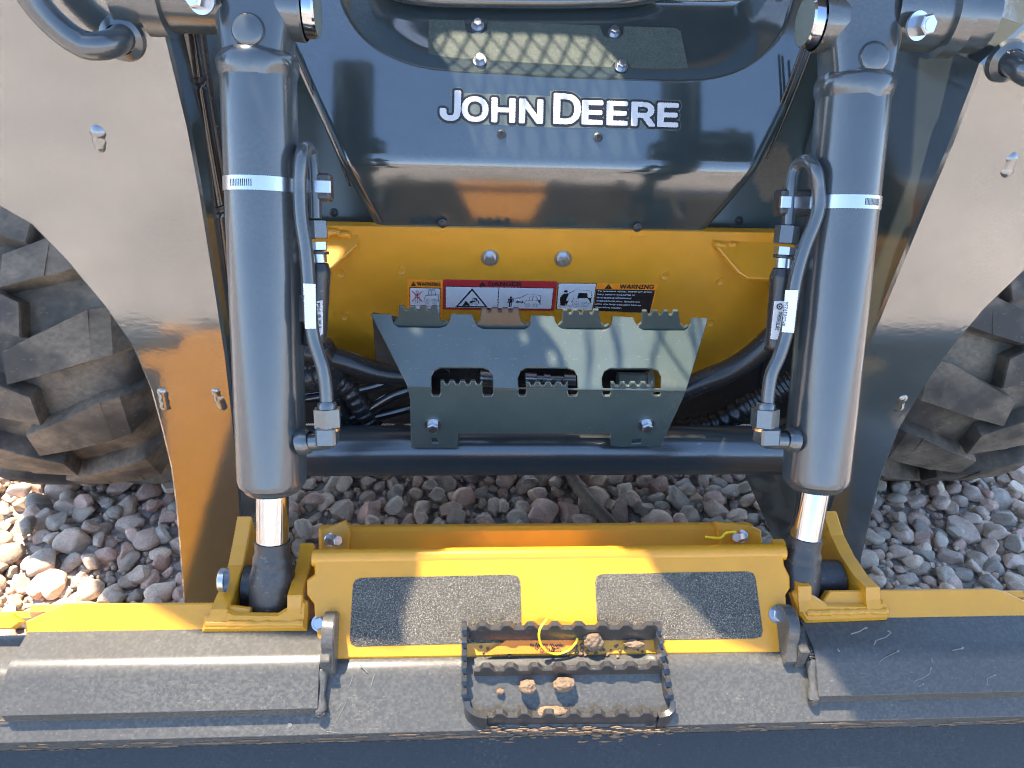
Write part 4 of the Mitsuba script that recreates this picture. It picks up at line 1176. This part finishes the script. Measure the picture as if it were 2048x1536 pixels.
# left and right wear covers
covp = rounded_profile([(0.652, 0.58), (0.652, 0.600), (0.5835, 0.6015), (0.5441, 0.5621), (0.5450, 0.5444), (0.552, 0.549), (0.60, 0.575)], [0, 0.003, 0.034, 0.002, 0.002, 0, 0], 14)
cl0 = at(-70, 1310, (0, 0.575, 0.60), (0, 1, 0))[0]
cl1 = at(640, 1330, (0, 0.5855, 0.597), (0, 1, 0))[0]
cr0 = at(1622, 1320, (0, 0.5855, 0.597), (0, 1, 0))[0]
put(B + "__wear_cover", strip(covp, cl0 + 0.03, cl1), "bucket_black", 30, label="left wear cover, fully sunlit with a bright highlight along its bend")
put(B + "__wear_cover", strip(covp, cr0, 1.13), "bucket_black", 30, label="right wear cover in shade with pale scratches on its face")
COVF = Plane((0, 0.5833, 0.6013), (0, -0.7071, 0.7071))
BARF = Plane((0, 0.586, 0.5815), (0, -0.698, 0.716))
paint("bare_scrape", (0.11, 0.113, 0.10), 0.5, grain=0.3)
scr = [[(1702, 1268), (1720, 1262), (1732, 1256)], [(1748, 1290), (1752, 1280), (1770, 1275), (1782, 1266), (1776, 1262)], [(1760, 1322), (1768, 1316), (1796, 1302)], [(1830, 1362), (1845, 1355), (1858, 1348), (1862, 1336)], [(1836, 1374), (1846, 1368)], [(1972, 1372), (1974, 1356), (1990, 1350)], [(1862, 1318), (1864, 1322)], [(1676, 1298), (1678, 1302)], [(1905, 1300), (1925, 1296)]]
blobs = []
for l_ in scr:
    q_ = COVF.uv(l_)
    g_ = LineString(q_ + rng.normal(0, 0.0006, q_.shape)).buffer(0.0007).union(Point(q_[-1]).buffer(rng.uniform(0.0010, 0.0020)))
    put(B + "__wear_cover_001__scrape", slab(g_, COVF.off(0.0006), 0.0006, 0.0001), "bare_scrape")
scr = [[(652, 1440), (660, 1450), (668, 1452), (685, 1420), (694, 1400)], [(640, 1455), (650, 1462), (676, 1466)], [(655, 1425), (662, 1435)], [(706, 1352), (700, 1370)], [(748, 1352), (742, 1372)], [(576, 1444), (580, 1450), (577, 1458)], [(720, 1330), (735, 1345)], [(1452, 1386), (1456, 1390)]]
blobs = [LineString(BARF.uv(l_)).buffer(0.0004 if len(l_) > 2 else 0.0006) for l_ in scr] + [Point(BARF.uv([(580, 1450)])[0]).buffer(0.003)]
for g_ in blobs:
    put(B + "__top_bar__scrape", slab(g_, BARF.off(0.0008), 0.0006, 0.0001), "bare_scrape")
# end welds of the covers
for x in (cl1 + 0.003, cr0 - 0.003):
    pr_ = rounded_profile([(0.63, 0.592), (0.5865, 0.592), (0.547, 0.5525), (0.547, 0.547)], [0, 0.02, 0.002, 0])
    pth = spline(np.c_[np.full(len(pr_), x), pr_], 5)
    pth = pth + 0.0016 * (meshkit.noise(pth * 260)[:, None] - 0.5) * np.array([1.5, 1, 1])
    put(B + "__weld_bead", tube(pth, 0.0068 + 0.0016 * np.sin(np.arange(len(pth)) * 1.3), 12, curve=False), "bucket_black", True)
# coupler ears
for px_, d in ((655, 0), (1583, 0)):
    xe = at(px_, 1270, (0, 0.60, 0.62), (0, 1, 0))[0]
    pg = unary_union([Point(0.618, 0.614).buffer(0.028), Polygon([(0.590, 0.614), (0.646, 0.614), (0.64, 0.56), (0.585, 0.565), (0.578, 0.59)])]).buffer(0.004).buffer(-0.004)
    put(B + "__coupler_ear", extrude_x(pg, xe - 0.008, xe + 0.008, 0.002), "bucket_black", 35)
for px_ in (648, 1606):
    xe = at(px_, 1300, (0, 0.585, 0.61), (0, 1, 0))[0]
    put(B + "__coupler_ear__key_bar", block((xe, 0.596, 0.592), (0.013, 0.036, 0.038)), "bucket_black")
# foot step: strap frame with toothed upper edges
ZT, TH = 0.634, 0.0072
ST = B + "__foot_step"


def toothed(Ls, h, n, start=0.35, amp=0.0085):
    """side outline of a strap: h tall, n teeth on its upper edge"""
    w = Ls / n
    top = []
    for k in range(n):
        b = k * w
        top += [(b + w * 0.00, -amp), (b + w * 0.22, -amp), (b + w * 0.36, 0.0), (b + w * 0.62, 0.0), (b + w * 0.84, -amp)]
    top = [(max(0, min(Ls, x)), y) for x, y in top] + [(Ls, -amp)]
    return Polygon([(0, -h), (Ls, -h)] + top[::-1]).buffer(0)


def step_bar(p, q, h, n, key):
    p, q = np.asarray(p, float), np.asarray(q, float)
    d = q - p
    Ls = np.linalg.norm(d)
    d = d / np.linalg.norm(d)
    pl_ = Plane(p, np.array([d[1], -d[0], 0.0]))
    pl_.e1, pl_.e2 = d, np.cross(pl_.n, d)
    if pl_.e2[2] < 0:
        pl_.n = -pl_.n
        pl_.e2 = np.cross(pl_.n, d)
    return put(key, slab(toothed(Ls, h, n), pl_, TH, 0.0009), "step_black")


HZ = Plane((0, 0.5752, 0.597), (0, -0.7071, 0.7071))
rl, rr_ = HZ.at(937, 1252), HZ.at(1324, 1250)
ml, mr = HZ.at(944, 1335), HZ.at(1334, 1330)
fl, fr = HZ.at(975, 1428), HZ.at(1318, 1426)
sl0, sl1 = HZ.at(934, 1244), HZ.at(934, 1398)
sr0, sr1 = HZ.at(1324, 1244), HZ.at(1348, 1398)
step_bar(rl + [0.003, 0, 0], rr_, 0.032, 8, ST)
labels[ST] = {"label": "toothed steel foot step welded on the bucket's top bar"}
step_bar(ml + [0.003, 0, 0], mr, 0.020, 8, ST + "__tread_bar")
step_bar(fl, fr, 0.030, 7, ST + "__tread_bar")
for a, b in ((sl0, sl1), (sr0, sr1)):
    step_bar(b, a, 0.022, 6, ST + "__side_strap")
for p0_, p1_, p2_ in ((sl1, HZ.at(934, 1424), fl), (sr1, HZ.at(1350, 1424), fr)):
    t = np.linspace(0, 1, 12)[:, None]
    cv = (1 - t) ** 2 * p0_ + 2 * t * (1 - t) * p1_ + t**2 * p2_
    band, bn = [], 12
    for q_ in cv:
        band.append(q_ - [0, 0, 0.005])
    band = np.array(band)
    tg = np.gradient(band, axis=0)
    nn_ = np.cross(tg, [0, 0, 1.0])
    nn_ /= np.linalg.norm(nn_, axis=1, keepdims=True)
    V_ = np.vstack([band + nn_ * TH / 2, band - nn_ * TH / 2, band - nn_ * TH / 2 - [0, 0, 0.026], band + nn_ * TH / 2 - [0, 0, 0.026]])
    F_ = []
    for a_ in range(4):
        for k in range(11):
            i0_, i1_ = a_ * 12 + k, ((a_ + 1) % 4) * 12 + k
            F_ += [[i0_, i0_ + 1, i1_ + 1], [i0_, i1_ + 1, i1_]]
    put(ST + "__corner", trimesh.Trimesh(V_, F_, process=False), "step_black", 40)
# hook at the far left end of the bucket
HK = Plane((0, 0.62, 0.60), (0, -0.643, 0.766))
put(B + "__latch_handle", slab(HK.poly([(-40, 1228), (20, 1228), (42, 1244), (22, 1259), (-40, 1259)]), HK, 0.012, 0.002), "yellow_paint", label="yellow latch handle at the left edge")

# ------------------------------------------------------------------ things left on the step: clods, mud, tag


def clod(c, r, k, sq=(1, 0.8, 0.8)):
    m = trimesh.creation.icosphere(subdivisions=3)
    v = m.vertices * (0.55 + 0.75 * meshkit.fbm(m.vertices * 1.6 + k * 7, 4, seed=k))[:, None]
    v = v * (0.88 + 0.24 * meshkit.noise(m.vertices * 6.5 + k))[:, None]
    return trimesh.Trimesh(v * np.array(sq) * r + np.asarray(c), m.faces, process=False)


BF = Plane((0, 0.586, 0.583), (0, -0.70, 0.714))
for k, (px_, py_, r, sq, lift, txt) in enumerate((
        (1186, 1282, 0.016, (0.9, 0.8, 1.15), None, "tallest brown clod of dried mud standing behind the step's rear bar"),
        (1268, 1288, 0.011, (1.3, 0.7, 0.5), None, "flat smear of dried mud on the yellow strip right of the tall clod"),
        (1055, 1373, 0.0115, (1.0, 0.8, 0.8), 0.009, "left of the two loose clods inside the foot step"),
        (1129, 1368, 0.0125, (1.15, 0.8, 0.75), 0.009, "right of the two loose clods inside the foot step"),
        (1000, 1383, 0.0055, (1, 0.8, 0.7), 0.003, "smallest mud crumb inside the foot step, near its left side"),
        (1104, 1424, 0.013, (1.6, 0.6, 0.6), 0.004, "thin mud clod pressed behind the step's front bar"))):
    c = (PAD.off(0.008) if lift is None else BF.off(lift)).at(px_, py_)
    key = put("dirt_clod", clod(c, r, k + 3, sq), "dried_mud", True)
    labels[key] = {"label": txt, "category": "dirt clod", "group": "clods of dried mud on the step"}
# crumbs and caked mud below the step
crumbs = []
for k in range(150):
    px_ = rng.uniform(955, 1340)
    py_ = 1452 + rng.gamma(2.0, 7.0)
    if py_ > 1496:
        continue
    pln = BF.off(0.0015) if py_ < 1466 else Plane((0, 0.5285, 0.5), (0, -1, 0))
    m = trimesh.creation.icosphere(subdivisions=1)
    v = m.vertices * (0.6 + 0.7 * meshkit.noise(m.vertices * 2 + k)[:, None]) * rng.uniform(0.0008, 0.0032) * np.array([rng.uniform(1.2, 3.2), 0.35, rng.uniform(0.4, 0.9)])
    crumbs.append(trimesh.Trimesh(v + pln.at(px_, py_), m.faces, process=False))
for k in range(60):
    px_, py_ = (rng.uniform(1110, 1240), rng.uniform(1290, 1312)) if k < 40 else (rng.uniform(960, 1330), rng.uniform(1292, 1314))
    m = trimesh.creation.icosphere(subdivisions=1)
    v = m.vertices * (0.6 + 0.7 * meshkit.noise(m.vertices * 2 + k)[:, None]) * rng.uniform(0.001, 0.003)
    crumbs.append(trimesh.Trimesh(v + PAD.off(0.001).at(px_, py_), m.faces, process=False))
for k in range(330):
    x = rng.uniform(-1.05, 1.1)
    which = k % 3
    if which == 0:
        c_ = np.array([x, 0.5292, rng.uniform(0.509, 0.522)])
    elif which == 1:
        c_ = np.array([x, 0.5345, rng.uniform(0.4995, 0.5035)])
    else:
        c_ = np.array([rng.uniform(cr0 + 0.02, 1.1) if k % 2 else rng.uniform(-0.9, cl1 - 0.01), 0.5456, rng.uniform(0.548, 0.556)])
    m = trimesh.creation.icosphere(subdivisions=1)
    v = m.vertices * (0.6 + 0.7 * meshkit.noise(m.vertices * 2 + k)[:, None]) * np.array([rng.uniform(0.004, 0.022), 0.0008, rng.uniform(0.0008, 0.0022)])
    crumbs.append(trimesh.Trimesh(v + c_, m.faces, process=False))
key = put("mud_crumbs", trimesh.util.concatenate(crumbs), "dried_mud", True)
labels[key] = {"label": "streaks and crumbs of dried mud caked along the bucket bar and lips", "category": "mud", "kind": "stuff"}
# orange tag with its tie
TG = PAD.off(0.006)
tag = TG.poly([(968, 1309), (1006, 1285), (1050, 1252), (1082, 1235), (1140, 1245), (1164, 1252), (1176, 1262), (1150, 1290), (1128, 1306)])
put("paper_tag", slab(tag, TG, 0.0006, 0.0001), "tag_orange")
labels["paper_tag"] = {"label": "orange paper tag with black handwriting tied behind the foot step", "category": "tag"}
scrib = []
for line, y0 in enumerate((1290, 1297, 1303)):
    x = 1060 + 10 * line
    while x < 1122:
        p = [(x + dx, y0 + dy + rng.normal(0, 1.0)) for dx, dy in ((0, 2), (2, -3), (4, 3), (6, -2), (8, 2))]
        scrib.append(stroke(TG.uv(p), 0.0005))
        x += rng.uniform(8, 12)
put("paper_tag__handwriting", slab(unary_union(scrib), TG.off(0.0005), 0.0004, 0.0001), "print_black")
tie = [TG.off(o).at(*p) for p, o in (((1094, 1238), 0.030), ((1080, 1258), 0.034), ((1079, 1280), 0.022), ((1090, 1300), 0.008), ((1112, 1308), 0.003), ((1135, 1302), 0.003), ((1150, 1288), 0.004), ((1155, 1276), 0.004))]
put("paper_tag__cable_tie", tube(tie, 0.0016, 10), "tie_yellow", True)
